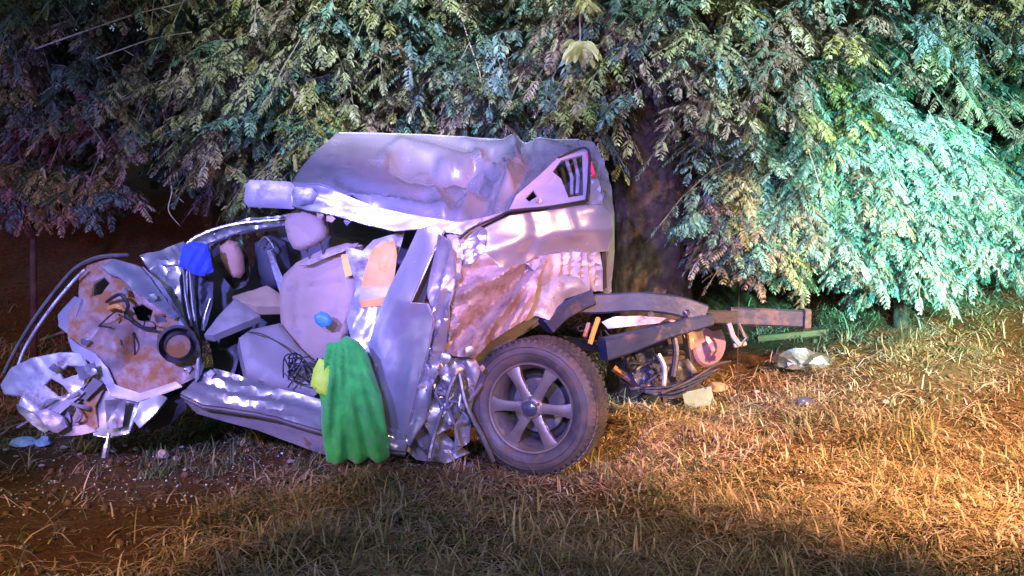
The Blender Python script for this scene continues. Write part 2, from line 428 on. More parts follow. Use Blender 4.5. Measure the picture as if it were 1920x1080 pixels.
# ------------------------------------------------------------------ ground
def ss(a, b, x):
    t = np.clip((x - a) / (b - a), 0, 1); return t * t * (3 - 2 * t)
def hgt(x, y):
    x = np.asarray(x, float); y = np.asarray(y, float)
    h = .022 * np.sin(x * 2.1 + 1.3) * np.cos(y * 1.7) + .016 * np.sin(x * 5.3 + y * 3.1) + .010 * np.sin(x * 11 - y * 9.3) + .006 * np.sin(x * 23 + y * 19)
    h = h * ss(0, 3, y)
    h = h + .85 * ss(6.3, 8.9, y) * ss(1.0, 4.2, x)                   # the verge climbs to the right
    h = h + 1.5 * ss(8.2, 13.5, y) + 3.0 * ss(13, 22, y)                # the bank behind the trees
    return h
xs = np.concatenate([np.linspace(-150, -9, 14), np.linspace(-8.5, 8.5, 190), np.linspace(9, 150, 14)])
ys = np.concatenate([np.linspace(-60, 2.5, 12), np.linspace(2.8, 14, 150), np.linspace(15, 200, 24)])
gx, gy = np.meshgrid(xs, ys); gz = hgt(gx, gy)
V = np.stack([gx, gy, gz], -1).reshape(-1, 3); nx_ = len(xs)
F = [(j * nx_ + i, j * nx_ + i + 1, (j + 1) * nx_ + i + 1, (j + 1) * nx_ + i) for j in range(len(ys) - 1) for i in range(nx_ - 1)]
tag(mk('ground', V, F, M['ground'], sharp=0), kind='structure')

# ------------------------------------------------------------------ fast mesh from numpy arrays (uniform quads/tris) with a tint attribute
def np_mesh(name, V, F, tint, mat_, parent=None, origin=(0, 0, 0)):
    me = bpy.data.meshes.new(name); nV = len(V); k = F.shape[1]; nF = len(F)
    off = np.array(ROOT[parent.name]) if parent is not None else np.array(origin)
    me.vertices.add(nV); me.vertices.foreach_set('co', (V - off).astype(np.float32).ravel())
    me.loops.add(nF * k); me.loops.foreach_set('vertex_index', F.astype(np.int32).ravel())
    me.polygons.add(nF); me.polygons.foreach_set('loop_start', np.arange(0, nF * k, k, dtype=np.int32))
    me.update(calc_edges=True)
    a = me.attributes.new('tint', 'FLOAT_COLOR', 'POINT')
    a.data.foreach_set('color', np.concatenate([tint, np.ones((nV, 1))], 1).astype(np.float32).ravel())
    me.materials.append(mat_)
    o = bpy.data.objects.new(name, me); COL.objects.link(o)
    if parent is not None: o.parent = parent; ROOT[o.name] = ROOT[parent.name]
    else: o.location = origin; ROOT[o.name] = Vector(origin)
    return o

# ------------------------------------------------------------------ foliage
def nrmz(a): return a / (np.linalg.norm(a, axis=-1, keepdims=True) + 1e-9)
def fronds(base, direc, length, tint, pairs=7, leaf=.36, width=.10, droop=.5, seed=1):
    """pinnate leaves: base (N,3), direction (N,3), length (N,), tint (N,3) -> V,F(quads),tint"""
    r = np.random.default_rng(seed); N = len(base)
    d = nrmz(direc); up = np.array([0, 0, 1.0]); side = nrmz(np.cross(d, up) + r.normal(0, .15, (N, 3)))
    nor = nrmz(np.cross(side, d))
    Vs = []; Fs = []; Ts = []; cnt = 0
    T = np.linspace(.12, 1, pairs)
    def rach(t): return base + d * (length * t)[:, None] * (1 - .15 * t) - up * (droop * length * t * t)[:, None] * .6
    for k, t in enumerate(T):
        c = rach(t); env = math.sin(math.pi * (0.18 + .74 * t)) ** .6
        for sgn in (-1, 1):
            L = length * leaf * env * r.uniform(.8, 1.15, N); wd = length * width * r.uniform(.8, 1.2, N) * .5
            ld = nrmz(side * sgn * .85 + d * .55 - up * r.uniform(.1, .55, N)[:, None] + nor * r.normal(0, .18, (N, 1)))
            wv = nrmz(np.cross(ld, nor + r.normal(0, .25, (N, 3))))
            p0 = c; p1 = c + ld * (L * .5)[:, None] + wv * wd[:, None]; p3 = c + ld * (L * .5)[:, None] - wv * wd[:, None]
            p2 = c + ld * L[:, None] - up * (L * .22)[:, None]
            Vs.append(np.stack([p0, p1, p2, p3], 1))
            Ts.append(np.repeat((tint * r.uniform(.8, 1.2, (N, 1)))[:, None], 4, 1))
    # rachis
    for a, b in ((0, .5), (.5, 1)):
        A = rach(a); B = rach(b); wv = side * (length * .012)[:, None]
        Vs.append(np.stack([A - wv, A + wv, B + wv * .6, B - wv * .6], 1)); Ts.append(np.repeat((tint * .9)[:, None], 4, 1))
    V = np.concatenate(Vs).reshape(-1, 3); T_ = np.concatenate(Ts).reshape(-1, 3)
    F = np.arange(len(V)).reshape(-1, 4)
    return V, F, T_

PAL = np.array([(.070, .125, .055), (.12, .155, .045), (.17, .165, .055), (.075, .15, .11), (.15, .12, .085), (.18, .19, .10), (.05, .09, .055), (.09, .155, .15), (.14, .15, .06)])
def tree(name, label, cat, base, trunk_pts, trunk_r, boughs, region, nspray, seed, tintmul=(1, 1, 1), flen=(.10, .22), slen=(.25, .6), group=None, gap=.0, pals=None, lean=(0, 0), trunk_name='trunk', per=11, leafw=.11):
    r = np.random.default_rng(seed)
    t = thing(name, label, cat, base, group)
    g = Geo(); tp = catmull(trunk_pts, 6); n = len(tp)
    g.tube([p + Vector((random.uniform(-1, 1), random.uniform(-1, 1), 0)) * trunk_r * .05 for p in tp], [trunk_r * (1 - .45 * i / n) * (1 + (.35 if i == 0 else 0)) for i in range(n)], 14)
    if trunk_r > .2:
        g = Geo(); tp2 = catmull(trunk_pts, 30); m2 = len(tp2); g.tube(tp2, [trunk_r * (1 - .4 * i / m2) * (1 + .3 * math.exp(-i / 9.)) for i in range(m2)], 72)
        for q_ in range(m2 * 72):
            i_, k_ = divmod(q_, 72); c_ = tp2[i_]; v_ = Vector(g.V[q_]); a_ = k_ / 72 * 2 * math.pi
            z_ = v_.z * 3.2; rd = abs(math.sin(a_ * 13 + 1.6 * math.sin(z_ * 1.7 + a_ * 2) + .7 * math.sin(z_ * 5))) ** .5 * .05 + .02 * math.sin(z_ * 9 + a_ * 7) * math.sin(a_ * 21 + z_ * 3)
            g.V[q_] = tuple(c_ + (v_ - c_) * (1 + rd * 1.6 + .05 * math.sin(a_ * 3 + z_)))
    g.build(trunk_name, M['bark'], t, sharp=0)
    anchors = []
    for b in boughs:
        bp_ = catmull(b, 6); g = Geo(); m = len(bp_); r0 = trunk_r * .34
        g.tube(bp_, [max(.008, r0 * (1 - i / m) ** 1.1) for i in range(m)], 7); g.build('branch', M['bark'], t, sharp=0)
        anchors += [np.array(p) for p in bp_]
    # sprays: drooping twigs filled with leaves, spread through the crown volume
    polys, (Y0, Y1) = region
    S = []
    poly = np.array(polys, float); x0, y0 = poly.min(0); x1, y1 = poly.max(0)
    while len(S) < nspray:
        x = r.uniform(x0, x1); y = r.uniform(y0, y1); c = False
        for i in range(len(poly)):
            ax, ay = poly[i]; bx, by = poly[i - 1]
            if (ay > y) != (by > y) and x < (bx - ax) * (y - ay) / (by - ay) + ax: c = not c
        if not c: continue
        Yd = r.uniform(Y0, Y1)
        # clumping: hollow pockets where the dark shows through
        if gap and (math.sin(x / 71. + seed) * math.sin(y / 53. + seed * 2) + .35 * math.sin(x / 23. + y / 31.)) < -1 + gap + .3 * r.uniform(): continue
        S.append((x, y, Yd))
    S = np.array(S); P = atn(S[:, 0], S[:, 1], S[:, 2]); N = len(P)
    ang = r.uniform(0, 2 * np.pi, N); SD = nrmz(np.stack([np.cos(ang) + lean[0], -np.abs(np.sin(ang)) * .7 + lean[1] - .2, r.uniform(-.75, .15, N)], -1))
    SL = r.uniform(*slen, N)
    pal = PAL if pals is None else np.array(pals)
    # neighbouring sprays share a hue
    hue = (np.sin(S[:, 0] / 90. + seed) + np.sin(S[:, 1] / 60. + seed * 1.7) + np.sin(S[:, 2] * 5)) / 3
    idx = np.clip(((hue * .5 + .5) * len(pal) + r.normal(0, .9, N)).astype(int), 0, len(pal) - 1)
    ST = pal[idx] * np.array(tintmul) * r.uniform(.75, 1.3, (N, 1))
    # twigs as thin quads
    tv = []; tt = []; up = np.array([0, 0, 1.])
    def tw(u): return P + SD * (SL * u)[:, None] - up * (SL * .45 * u * u)[:, None]
    for a, b in ((0, .35), (.35, .7), (.7, 1)):
        A, B = tw(a), tw(b); wv = nrmz(np.cross(SD, np.array([0, 1., .2]))) * .0035
        tv.append(np.stack([A - wv, A + wv, B + wv, B - wv], 1)); tt.append(np.repeat((np.array([[.17, .14, .11]]) + 0 * ST)[:, None], 4, 1))
    bs = []; ds = []; ls = []; ts = []
    for k in range(per):
        u = (k + .5) / per; c = tw(u); sg = 1 if k % 2 else -1
        sd_ = nrmz(np.cross(SD, up) * sg + r.normal(0, .35, (N, 3))); d = nrmz(sd_ * .8 + SD * .5 + np.array([0, 0, -.35]))
        if k == per - 1: d = nrmz(SD - up * .4)
        bs.append(c); ds.append(d); ls.append(r.uniform(*flen, N) * (1.05 - .3 * u)); ts.append(ST * r.uniform(.85, 1.15, (N, 1)))
    V, F, T_ = fronds(np.concatenate(bs), np.concatenate(ds), np.concatenate(ls), np.concatenate(ts), seed=seed, width=leafw)
    V2 = np.concatenate(tv).reshape(-1, 3); T2 = np.concatenate(tt).reshape(-1, 3)
    V = np.concatenate([V, V2]); T_ = np.concatenate([T_, T2]); F = np.arange(len(V)).reshape(-1, 4)
    np_mesh('crown', V, F, T_, M['leaf'], t)
    return t
def A(px, py, Y): return at(px, py, Y)
def gp(px, Y):
    """ground point in the column px at distance Y"""
    p = at(px, 600, Y); return Vector((p.x, p.y, float(hgt(p.x, p.y))))

tree('feathery_tree', 'dark drooping feathery tree at the left, over the reddish bank', 'tree', gp(-140, 9.6),
     [gp(-140, 9.6) - Vector((0, 0, .1)), A(-110, 300, 9.6), A(-20, 60, 9.7), A(60, -200, 9.8)], .11,
     [[A(-100, 260, 9.6), A(250, 120, 9.2), A(450, 60, 8.8)], [A(-70, 200, 9.6), A(-40, 120, 9.1), A(-120, 100, 8.8)], [A(-40, 120, 9.7), A(300, -20, 9.2), A(460, -100, 8.9)]],
     ([(-180, -160), (620, -160), (600, 230), (520, 330), (430, 330), (330, 270), (230, 240), (120, 230), (-180, 250)], (8.3, 9.9)), 800, 11,
     tintmul=(.82, .74, .72), flen=(.10, .2), gap=.3)
tree('feathery_tree', 'tallest feathery tree, hanging its branches just above the wrecked cab', 'tree', gp(700, 9.4),
     [gp(700, 9.4) - Vector((0, 0, .1)), A(705, 300, 9.4), A(760, 100, 9.4), A(800, -200, 9.4)], .13,
     [[A(720, 250, 9.4), A(560, 150, 8.9), A(420, 160, 8.5)], [A(740, 160, 9.4), A(900, 80, 8.9), A(1050, 110, 8.5)], [A(760, 90, 9.4), A(620, 0, 8.9), A(520, -40, 8.6)], [A(730, 220, 9.4), A(880, 200, 8.8), A(1000, 240, 8.4)]],
     ([(420, -160), (1250, -160), (1240, 130), (1130, 200), (1050, 300), (900, 330), (700, 330), (560, 350), (440, 340), (400, 280)], (7.9, 9.6)), 1300, 23,
     tintmul=(.98, 1.0, .92), gap=.22)
tree('roadside_tree', 'thick dark trunked tree right behind the torn end of the cab', 'tree', gp(1222, 8.1),
     [gp(1222, 8.1) - Vector((0, 0, .1)), A(1222, 480, 8.1), A(1216, 300, 8.15), A(1226, 120, 8.3), A(1260, -200, 8.5)], .29,
     [[A(1216, 230, 8.2), A(1340, 150, 8.1), A(1460, 170, 7.9)], [A(1222, 160, 8.2), A(1090, 80, 8.2), A(990, 40, 8.1)], [A(1230, 90, 8.3), A(1380, 0, 8.2), A(1560, -20, 8.0)]],
     ([(1080, -160), (1640, -160), (1640, 250), (1560, 380), (1500, 440), (1430, 420), (1370, 360), (1330, 240), (1250, 190), (1160, 170), (1060, 220)], (7.5, 9.2)), 1050, 31,
     tintmul=(1.12, 1.05, 1.0), gap=.2)
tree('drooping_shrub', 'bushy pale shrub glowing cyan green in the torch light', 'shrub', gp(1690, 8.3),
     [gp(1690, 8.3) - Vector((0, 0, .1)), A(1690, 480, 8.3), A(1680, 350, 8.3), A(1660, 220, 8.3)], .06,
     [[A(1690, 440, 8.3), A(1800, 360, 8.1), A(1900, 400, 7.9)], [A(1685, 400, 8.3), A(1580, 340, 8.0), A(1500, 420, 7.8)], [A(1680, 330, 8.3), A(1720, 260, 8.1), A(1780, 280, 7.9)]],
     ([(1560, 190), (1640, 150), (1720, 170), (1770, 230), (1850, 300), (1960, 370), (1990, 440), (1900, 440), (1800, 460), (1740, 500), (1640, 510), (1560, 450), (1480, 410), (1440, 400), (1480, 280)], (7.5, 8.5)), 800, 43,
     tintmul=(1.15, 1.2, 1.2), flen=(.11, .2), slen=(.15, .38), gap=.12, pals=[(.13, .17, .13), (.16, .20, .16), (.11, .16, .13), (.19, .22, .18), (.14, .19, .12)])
tree('feathery_tree', 'feathery tree at the top right corner with one long hanging bough', 'tree', gp(1990, 9.6),
     [gp(1990, 9.6) - Vector((0, 0, .1)), A(1985, 300, 9.6), A(1960, 60, 9.5), A(1930, -200, 9.4)], .12,
     [[A(1960, 80, 9.5), A(1760, 0, 8.8), A(1640, 40, 8.3)], [A(1970, 160, 9.5), A(1900, 130, 8.8), A(1830, 230, 8.2)]],
     ([(1600, -160), (2080, -160), (2080, 330), (1930, 330), (1850, 300), (1800, 200), (1700, 130), (1600, 120)], (7.8, 9.3)), 520, 57,
     tintmul=(1.15, 1.0, .95), gap=.3)
# low leafy plants under the shrub / right of trunk
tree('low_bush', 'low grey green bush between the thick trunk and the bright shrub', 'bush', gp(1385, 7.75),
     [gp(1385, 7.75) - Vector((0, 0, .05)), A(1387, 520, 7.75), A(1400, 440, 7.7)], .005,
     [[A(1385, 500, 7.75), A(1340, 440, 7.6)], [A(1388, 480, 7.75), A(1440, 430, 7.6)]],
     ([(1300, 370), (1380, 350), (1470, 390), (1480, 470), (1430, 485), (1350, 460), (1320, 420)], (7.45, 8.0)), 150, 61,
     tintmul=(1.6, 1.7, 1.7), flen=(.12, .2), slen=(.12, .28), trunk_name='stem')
tree('low_bush', 'dim violet lit bush at the left edge, below the dark tree', 'bush', gp(60, 8.9),
     [gp(60, 8.9) - Vector((0, 0, .05)), A(62, 400, 8.9), A(64, 340, 8.9)], .03,
     [[A(60, 380, 8.9), A(20, 340, 8.8)], [A(62, 360, 8.9), A(120, 330, 8.8)]],
     ([(-60, 300), (60, 290), (170, 320), (240, 350), (150, 365), (-60, 370)], (8.5, 9.0)), 150, 67,
     tintmul=(1.2, 1.1, 1.2), flen=(.12, .2), slen=(.12, .25), trunk_name='stem')
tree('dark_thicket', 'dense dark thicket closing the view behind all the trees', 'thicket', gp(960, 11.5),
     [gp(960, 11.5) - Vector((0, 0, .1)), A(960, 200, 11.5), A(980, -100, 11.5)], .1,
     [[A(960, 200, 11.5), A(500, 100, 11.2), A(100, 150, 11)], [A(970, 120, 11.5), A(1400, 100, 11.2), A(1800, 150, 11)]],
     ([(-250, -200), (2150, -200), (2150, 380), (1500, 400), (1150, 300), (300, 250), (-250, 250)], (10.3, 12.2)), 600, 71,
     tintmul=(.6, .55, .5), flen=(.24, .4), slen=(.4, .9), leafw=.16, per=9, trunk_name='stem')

# hanging pale yellow leaf head on its twig
def leaf_head(label, tip, top, Y, s, n, seed):
    r = random.Random(seed); c = A(*tip, Y)
    t = thing('hanging_leaf_head', label, 'leaf cluster', c, 'pale leaf heads hanging above the cab')
    Geo().tube(pl([(*top, Y + .1), ((tip[0] + top[0]) / 2 + 6, (tip[1] + top[1]) / 2, Y + .05), (*tip, Y)], 6), .006, 6).build('twig', M['twig'], t)
    for i in range(n):
        a = -math.pi * (i + .5) / n + r.uniform(-.25, .25); rr = s * r.uniform(.6, 1.05)
        d = Vector((math.cos(a), r.uniform(-1.0, .6), math.sin(a) * .55 + .35)).normalized()
        side = (d.cross(Vector((0, 1, 0))) + Vector((0, r.uniform(-.6, .6), 0))).normalized() * s * .13
        o0 = Vector((r.uniform(-1, 1), r.uniform(-.5, .5), r.uniform(-.5, .8))) * s * .28
        pts = [c + o0 + d * rr * q * .85 - Vector((0, 0, rr * .62 * q * q)) for q in (0, .3, .6, .85, 1)]
        ws = [.25, .8, 1.1, .9, .25]; V = []
        for p, q in zip(pts, ws): V += [p - side * q, p + Vector((0, -.008 * q, .004)), p + side * q]
        F = []
        for k in range(4):
            F += [(k * 3, k * 3 + 1, k * 3 + 4, k * 3 + 3), (k * 3 + 1, k * 3 + 2, k * 3 + 5, k * 3 + 4)]
        mk('leaf', V, F, M['flower'], t)
leaf_head('full pale yellow leaf head hanging on a twig above the cab roof', (1088, 88), (1072, -40), 7.35, .17, 34, 3)
leaf_head('smaller pale leaf head cut by the top edge of the view', (1098, 4), (1092, -80), 7.35, .13, 22, 5)
# bare branches upper left, and a few thin bare twigs
def bare(label, pts, r0, subs=()):
    P0 = pl(pts, 6); t = thing('bare_branch', label, 'branch', P0[0])
    Geo().tube(P0, [r0 * (1 - .6 * i / len(P0)) for i in range(len(P0))], 6).build('stem', M['twig'], t, sharp=0)
    for s_ in subs: Geo().tube(pl(s_, 4), r0 * .45, 5).build('twig', M['twig'], t, sharp=0)
bare('long bare branch crossing the upper left corner', [(65, 92, 8.2), (150, 62, 8.2), (250, 28, 8.15), (345, 4, 8.1), (430, -30, 8.1)], .008, [[(150, 62, 8.2), (152, 85, 8.15)], [(300, 14, 8.1), (330, 30, 8.0)]])
bare('shorter bare branch below the long one in the upper left', [(180, 110, 8.1), (230, 92, 8.1), (290, 72, 8.05), (360, 60, 8.0)], .006, [[(230, 92, 8.1), (250, 104, 8.0)]])
bare('thin bare branch hanging down left of the yellow leaf head', [(862, 20, 7.9), (880, 80, 7.85), (900, 140, 7.8), (908, 215, 7.8)], .006, [[(880, 80, 7.85), (860, 120, 7.8)]])
bare('crooked leafless twig hanging over the reddish bank', [(318, 330, 8.4), (322, 360, 8.35), (316, 395, 8.3), (338, 424, 8.3)], .006, [[(322, 360, 8.35), (345, 380, 8.3)]])

# ------------------------------------------------------------------ the wrecked pickup
T = thing('crashed_pickup', 'crushed silver pickup truck wreck with its bed torn off', 'pickup truck', (0.1, 6.5, 0))
def P_(name, pts, m, **k): 
    par = k.pop('par', T); return plate(name, pts, M[m], par, **k)

# roof: leans towards the viewer, far edge at the top
roof = P_('roof', [(548, 343, 6.35), (562, 318, 6.6), (590, 285, 6.9), (635, 249, 7.25), (720, 250, 7.28), (800, 252, 7.3), (900, 260, 7.3), (1000, 263, 7.25), (1085, 262, 7.2),
      (1108, 285, 6.95), (1060, 296, 6.75), (1000, 335, 6.5), (962, 372, 6.35), (955, 395, 6.25), (905, 408, 6.2), (865, 425, 6.15), (800, 415, 6.2), (740, 398, 6.22), (690, 385, 6.25), (640, 362, 6.28), (600, 345, 6.3)],
      'paint', step=6, cr=.008, crs=.16, aniso=(14, 2.6), thick=.008, hem=.007, sharp=40,
      dents=[(810, 312, 90, 34, 18, .06), (880, 330, 60, 26, -35, .05), (1000, 310, 70, 20, -20, .03)],
      folds=[(.008, 88, 70)],
      creases=[([(725, 298), (752, 272), (800, 282), (870, 300)], 20, .045), ([(738, 302), (800, 336), (850, 326), (880, 318)], 24, -.05), ([(790, 330), (815, 360), (838, 398)], 22, .035), ([(828, 308), (872, 318), (905, 284)], 17, .055),
       ([(902, 300), (944, 314), (952, 345)], 16, .06), ([(905, 286), (930, 300), (922, 330)], 15, -.05), ([(962, 268), (968, 300), (945, 350), (930, 372)], 20, .05), ([(880, 338), (925, 368), (898, 402)], 20, -.05), ([(850, 350), (880, 372), (862, 408)], 18, .045),
       ([(985, 268), (1000, 300), (978, 350)], 18, -.03), ([(1010, 268), (1060, 280)], 12, .03), ([(660, 372), (740, 378), (830, 398)], 14, .035), ([(640, 340), (720, 362), (800, 372)], 16, -.02), ([(870, 268), (900, 276), (960, 272)], 12, .025)])
# rail below the roof edge: double bright roll
P_('roof_rail', [(548, 345, 6.3), (600, 349, 6.24), (650, 368, 6.2), (700, 388, 6.17), (760, 402, 6.14), (860, 418, 6.1), (905, 410, 6.12), (870, 440, 6.08), (790, 428, 6.1), (740, 432, 6.12), (680, 418, 6.15), (620, 400, 6.18), (575, 392, 6.2), (548, 385, 6.25)],
   'paint', step=8, cr=.03, crs=.09, aniso=(10, 4), thick=.01, folds=[(.02, 26, 78)], hem=.006)
v = P_('sun_visor', [(461, 345), (470, 337), (545, 341), (552, 348), (556, 386), (548, 392), (465, 388), (457, 378)], 'primer', Y=6.28, step=12, thick=.012, puff=.010, puffr=10)
Geo().tube(pl([(545, 350, 6.3), (562, 356, 6.3), (580, 350, 6.33)], 4), .007, 6).build('hinge_rod', M['steel'], v)
P_('mirror_bracket', [(552, 350), (585, 352), (597, 365), (585, 382), (560, 385), (550, 370)], 'inner', Y=6.2, step=8, cr=.02, crs=.08, thick=.02, puff=.012, puffr=8)
# far side cab shell, seen through the openings
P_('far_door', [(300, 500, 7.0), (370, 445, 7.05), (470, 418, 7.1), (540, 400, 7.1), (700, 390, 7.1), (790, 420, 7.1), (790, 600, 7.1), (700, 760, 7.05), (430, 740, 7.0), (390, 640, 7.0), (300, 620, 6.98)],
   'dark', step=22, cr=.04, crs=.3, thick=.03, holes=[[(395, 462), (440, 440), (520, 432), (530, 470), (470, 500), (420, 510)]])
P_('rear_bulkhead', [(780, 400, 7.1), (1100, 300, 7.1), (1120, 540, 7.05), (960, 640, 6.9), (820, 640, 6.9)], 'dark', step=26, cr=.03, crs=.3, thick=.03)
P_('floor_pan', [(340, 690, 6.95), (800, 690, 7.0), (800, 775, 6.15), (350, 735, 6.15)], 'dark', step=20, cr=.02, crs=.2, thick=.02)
# far side upper rail (layered bright metal) running from the cowl to the headrest
P_('door_frame', [(352, 462, 6.75), (372, 438, 6.78), (430, 420, 6.8), (470, 408, 6.82), (540, 404, 6.82), (548, 420, 6.8), (480, 428, 6.8), (430, 440, 6.78), (390, 456, 6.75), (362, 472, 6.73)],
   'paint', step=8, thick=.03, folds=[(.022, 9, 78)], hem=.005)
Geo().tube(pl([(300, 498, 6.7), (340, 468, 6.72), (372, 442, 6.74), (440, 420, 6.76), (540, 410, 6.76)], 6), .012, 7).build('window_rail', M['steel'], T)
# passenger side seat back and belt in the dark of the cabin
P_('passenger_seat', [(478, 455), (505, 440), (535, 455), (545, 500), (530, 540), (495, 545), (478, 510)], 'dark', Y=6.85, step=12, thick=.08, puff=.05, puffr=22)
Geo().tube(pl([(484, 462, 6.72), (496, 444, 6.72), (512, 462, 6.7), (506, 470, 6.7), (495, 458, 6.71)], 5), .006, 6).build('belt_loop', M['steel'], T)
P_('seat_belt', [(500, 470), (508, 470), (530, 520), (536, 560), (528, 560), (512, 510)], 'inner', Y=6.68, step=10, thick=.003)
P_('airbag', [(412, 462), (428, 450), (446, 455), (456, 480), (458, 510), (450, 522), (436, 520), (424, 505), (414, 485)], 'airbag', Y=6.6, step=6, thick=.02, puff=.045, puffr=14, cr=.01, crs=.06)
P_('torn_lining', [(398, 470), (410, 458), (462, 470), (470, 510), (462, 535), (440, 545), (418, 520), (402, 500)], 'black', Y=6.68, step=7, cr=.05, crs=.05, thick=.01)
# dashboard pieces
P_('dashboard', [(435, 556, 6.62), (500, 535, 6.6), (528, 552, 6.58), (530, 574, 6.5), (480, 575, 6.45), (450, 566, 6.5)], 'trim', step=8, thick=.06, puff=.012, puffr=8, cr=.02, crs=.1)
P_('dashboard', [(382, 626, 6.3), (405, 598, 6.4), (440, 560, 6.52), (470, 572, 6.5), (488, 592, 6.45), (450, 608, 6.35), (400, 628, 6.28)], 'seatside', step=6, thick=.05, puff=.01, puffr=8, folds=[(.01, 70, 60)], cr=.02, crs=.12)
P_('glove_box', [(395, 640, 6.5), (450, 618, 6.55), (455, 650, 6.5), (440, 700, 6.45), (415, 720, 6.4), (400, 690, 6.45)], 'black', step=10, thick=.06, cr=.03, crs=.08)
# seat: headrest, posts, backrest, cushion
st = P_('driver_seat', [(524, 545), (532, 515), (556, 492), (600, 470), (645, 458), (676, 462), (684, 490), (676, 540), (662, 600), (640, 660), (600, 690), (560, 672), (530, 650), (526, 600)],
   'seat', Y=6.5, step=9, thick=.12, puff=.04, puffr=18, folds=[(.006, 90, 80)], dents=[(600, 560, 50, 90, 10, .03)], creases=[([(566, 500), (556, 560), (562, 640)], 9, -.014), ([(640, 480), (640, 560), (616, 660)], 9, -.014), ([(558, 540), (640, 530)], 8, -.010), ([(556, 600), (636, 592)], 8, -.010)])
h = P_('headrest', [(533, 420), (538, 402), (560, 390), (588, 386), (602, 396), (614, 432), (612, 446), (590, 462), (565, 471), (550, 466), (540, 448)], 'seat', Y=6.42, step=7, thick=.07, puff=.045, puffr=16)
for x0, x1 in ((574, 582), (602, 610)):
    Geo().tube([at(x0, 452, 6.44), at(x0 + 3, 470, 6.46), at(x1, 490, 6.5)], .007, 7).build('headrest_post', M['steel'], T)
P_('seat_cushion', [(448, 634, 6.3), (470, 618, 6.4), (525, 606, 6.45), (560, 650, 6.4), (600, 690, 6.35), (604, 728, 6.25), (590, 742, 6.22), (520, 728, 6.2), (462, 700, 6.2), (454, 668, 6.22)], 'seatside', step=11, thick=.1, puff=.04, puffr=24, folds=[(.006, 80, 20)])
Geo().tube(pl([(464, 622, 6.3), (495, 628, 6.24), (530, 648, 6.2), (560, 672, 6.2)], 5), .004, 5).build('seam_piping', M['dark'], T)
P_('seat_label', [(639, 478), (654, 474), (660, 486), (660, 516), (648, 520), (643, 500)], 'yellow', Y=6.40, step=8, thick=.004, cr=.006, crs=.05)
P_('seat_tear', [(560, 498, 6.41), (600, 480, 6.41), (640, 462, 6.41), (672, 455, 6.42), (668, 463, 6.41), (620, 480, 6.40), (580, 497, 6.40)], 'muddy', step=8, thick=.01, cr=.012, crs=.05)
# tangled loom on the floor by the seat
g = Geo(); rr = random.Random(4)
for k in range(9):
    a = (rr.uniform(535, 565), rr.uniform(690, 715)); pts = []
    for j in range(5): pts.append((a[0] + rr.uniform(-25, 40), a[1] + rr.uniform(-35, 20), 6.12 + rr.uniform(-.03, .03)))
    g.tube(pl(pts, 5), .004, 5)
g.build('wiring', M['black'], T)
# inside of the B pillar with orange film, cream lining
P_('pillar_trim', [(646, 462), (680, 470), (700, 450), (760, 432), (740, 500), (700, 560), (690, 640), (660, 650), (650, 600), (668, 540)], 'inner', Y=6.34, step=10, thick=.02, cr=.02, crs=.1)
P_('reflective_strip', [(696, 470, 6.22), (712, 455, 6.22), (740, 452, 6.2), (744, 480, 6.2), (738, 540, 6.18), (676, 540, 6.2), (684, 505, 6.21)], 'orange', step=8, thick=.006, folds=[(.014, 16, 5)])
P_('reflective_strip', [(674, 564, 6.18), (735, 555, 6.16), (732, 572, 6.16), (678, 577, 6.18)], 'orange', step=8, thick=.006, folds=[(.006, 20, 5)])
P_('pillar_band', [(676, 538, 6.2), (740, 538, 6.18), (736, 556, 6.17), (673, 566, 6.2)], 'primer', step=8, thick=.008)
P_('pillar_base', [(672, 577, 6.19), (732, 572, 6.17), (720, 650, 6.12), (700, 700, 6.1), (655, 640, 6.14), (662, 610, 6.18)], 'paint', step=9, thick=.01, cr=.012, crs=.09, folds=[(.02, 24, 20)])
# crushed front door: the large smooth blue lit panel
P_('front_door', [(784, 428, 6.1), (812, 424, 6.08), (832, 432, 6.06), (812, 470, 6.0), (790, 520, 5.98), (768, 568, 5.97), (800, 570, 5.95), (812, 600, 5.94), (800, 660, 5.93), (785, 720, 5.94), (770, 780, 5.95), (758, 838, 5.98), (724, 838, 6.0), (716, 760, 6.0), (706, 700, 6.02), (690, 648, 6.03), (704, 600, 6.04), (730, 540, 6.06), (760, 480, 6.08)],
   'paint', step=8, thick=.03, cr=.022, crs=.13, aniso=(100, 4), hem=.006, dents=[(738, 640, 30, 60, 8, .02)])
P_('door_seal', [(806, 452), (822, 446), (826, 470), (806, 530), (796, 566), (770, 568), (782, 530), (796, 490)], 'black', Y=6.07, step=8, thick=.02, cr=.01, crs=.06)
P_('rear_door', [(820, 440, 6.0), (836, 448, 5.97), (850, 470, 5.96), (852, 510, 5.96), (846, 560, 5.95), (838, 610, 5.93), (826, 660, 5.92), (812, 720, 5.92), (792, 790, 5.93), (766, 838, 5.95), (760, 800, 5.96), (784, 720, 5.96), (800, 650, 5.97), (810, 590, 5.98), (800, 545, 6.0), (808, 500, 6.02)],
   'paint', step=6, thick=.02, cr=.05, crs=.07, aniso=(100, 4), folds=[(.05, 23, 12)], hem=.005)
P_('door_edge', [(836, 440, 6.05), (856, 440, 6.03), (868, 470, 6.02), (860, 540, 6.0), (852, 620, 5.98), (832, 660, 5.97), (842, 600, 5.98), (850, 520, 6.0), (850, 470, 6.02)], 'inner', step=7, thick=.02, cr=.02, crs=.07, folds=[(.03, 12, 5)])
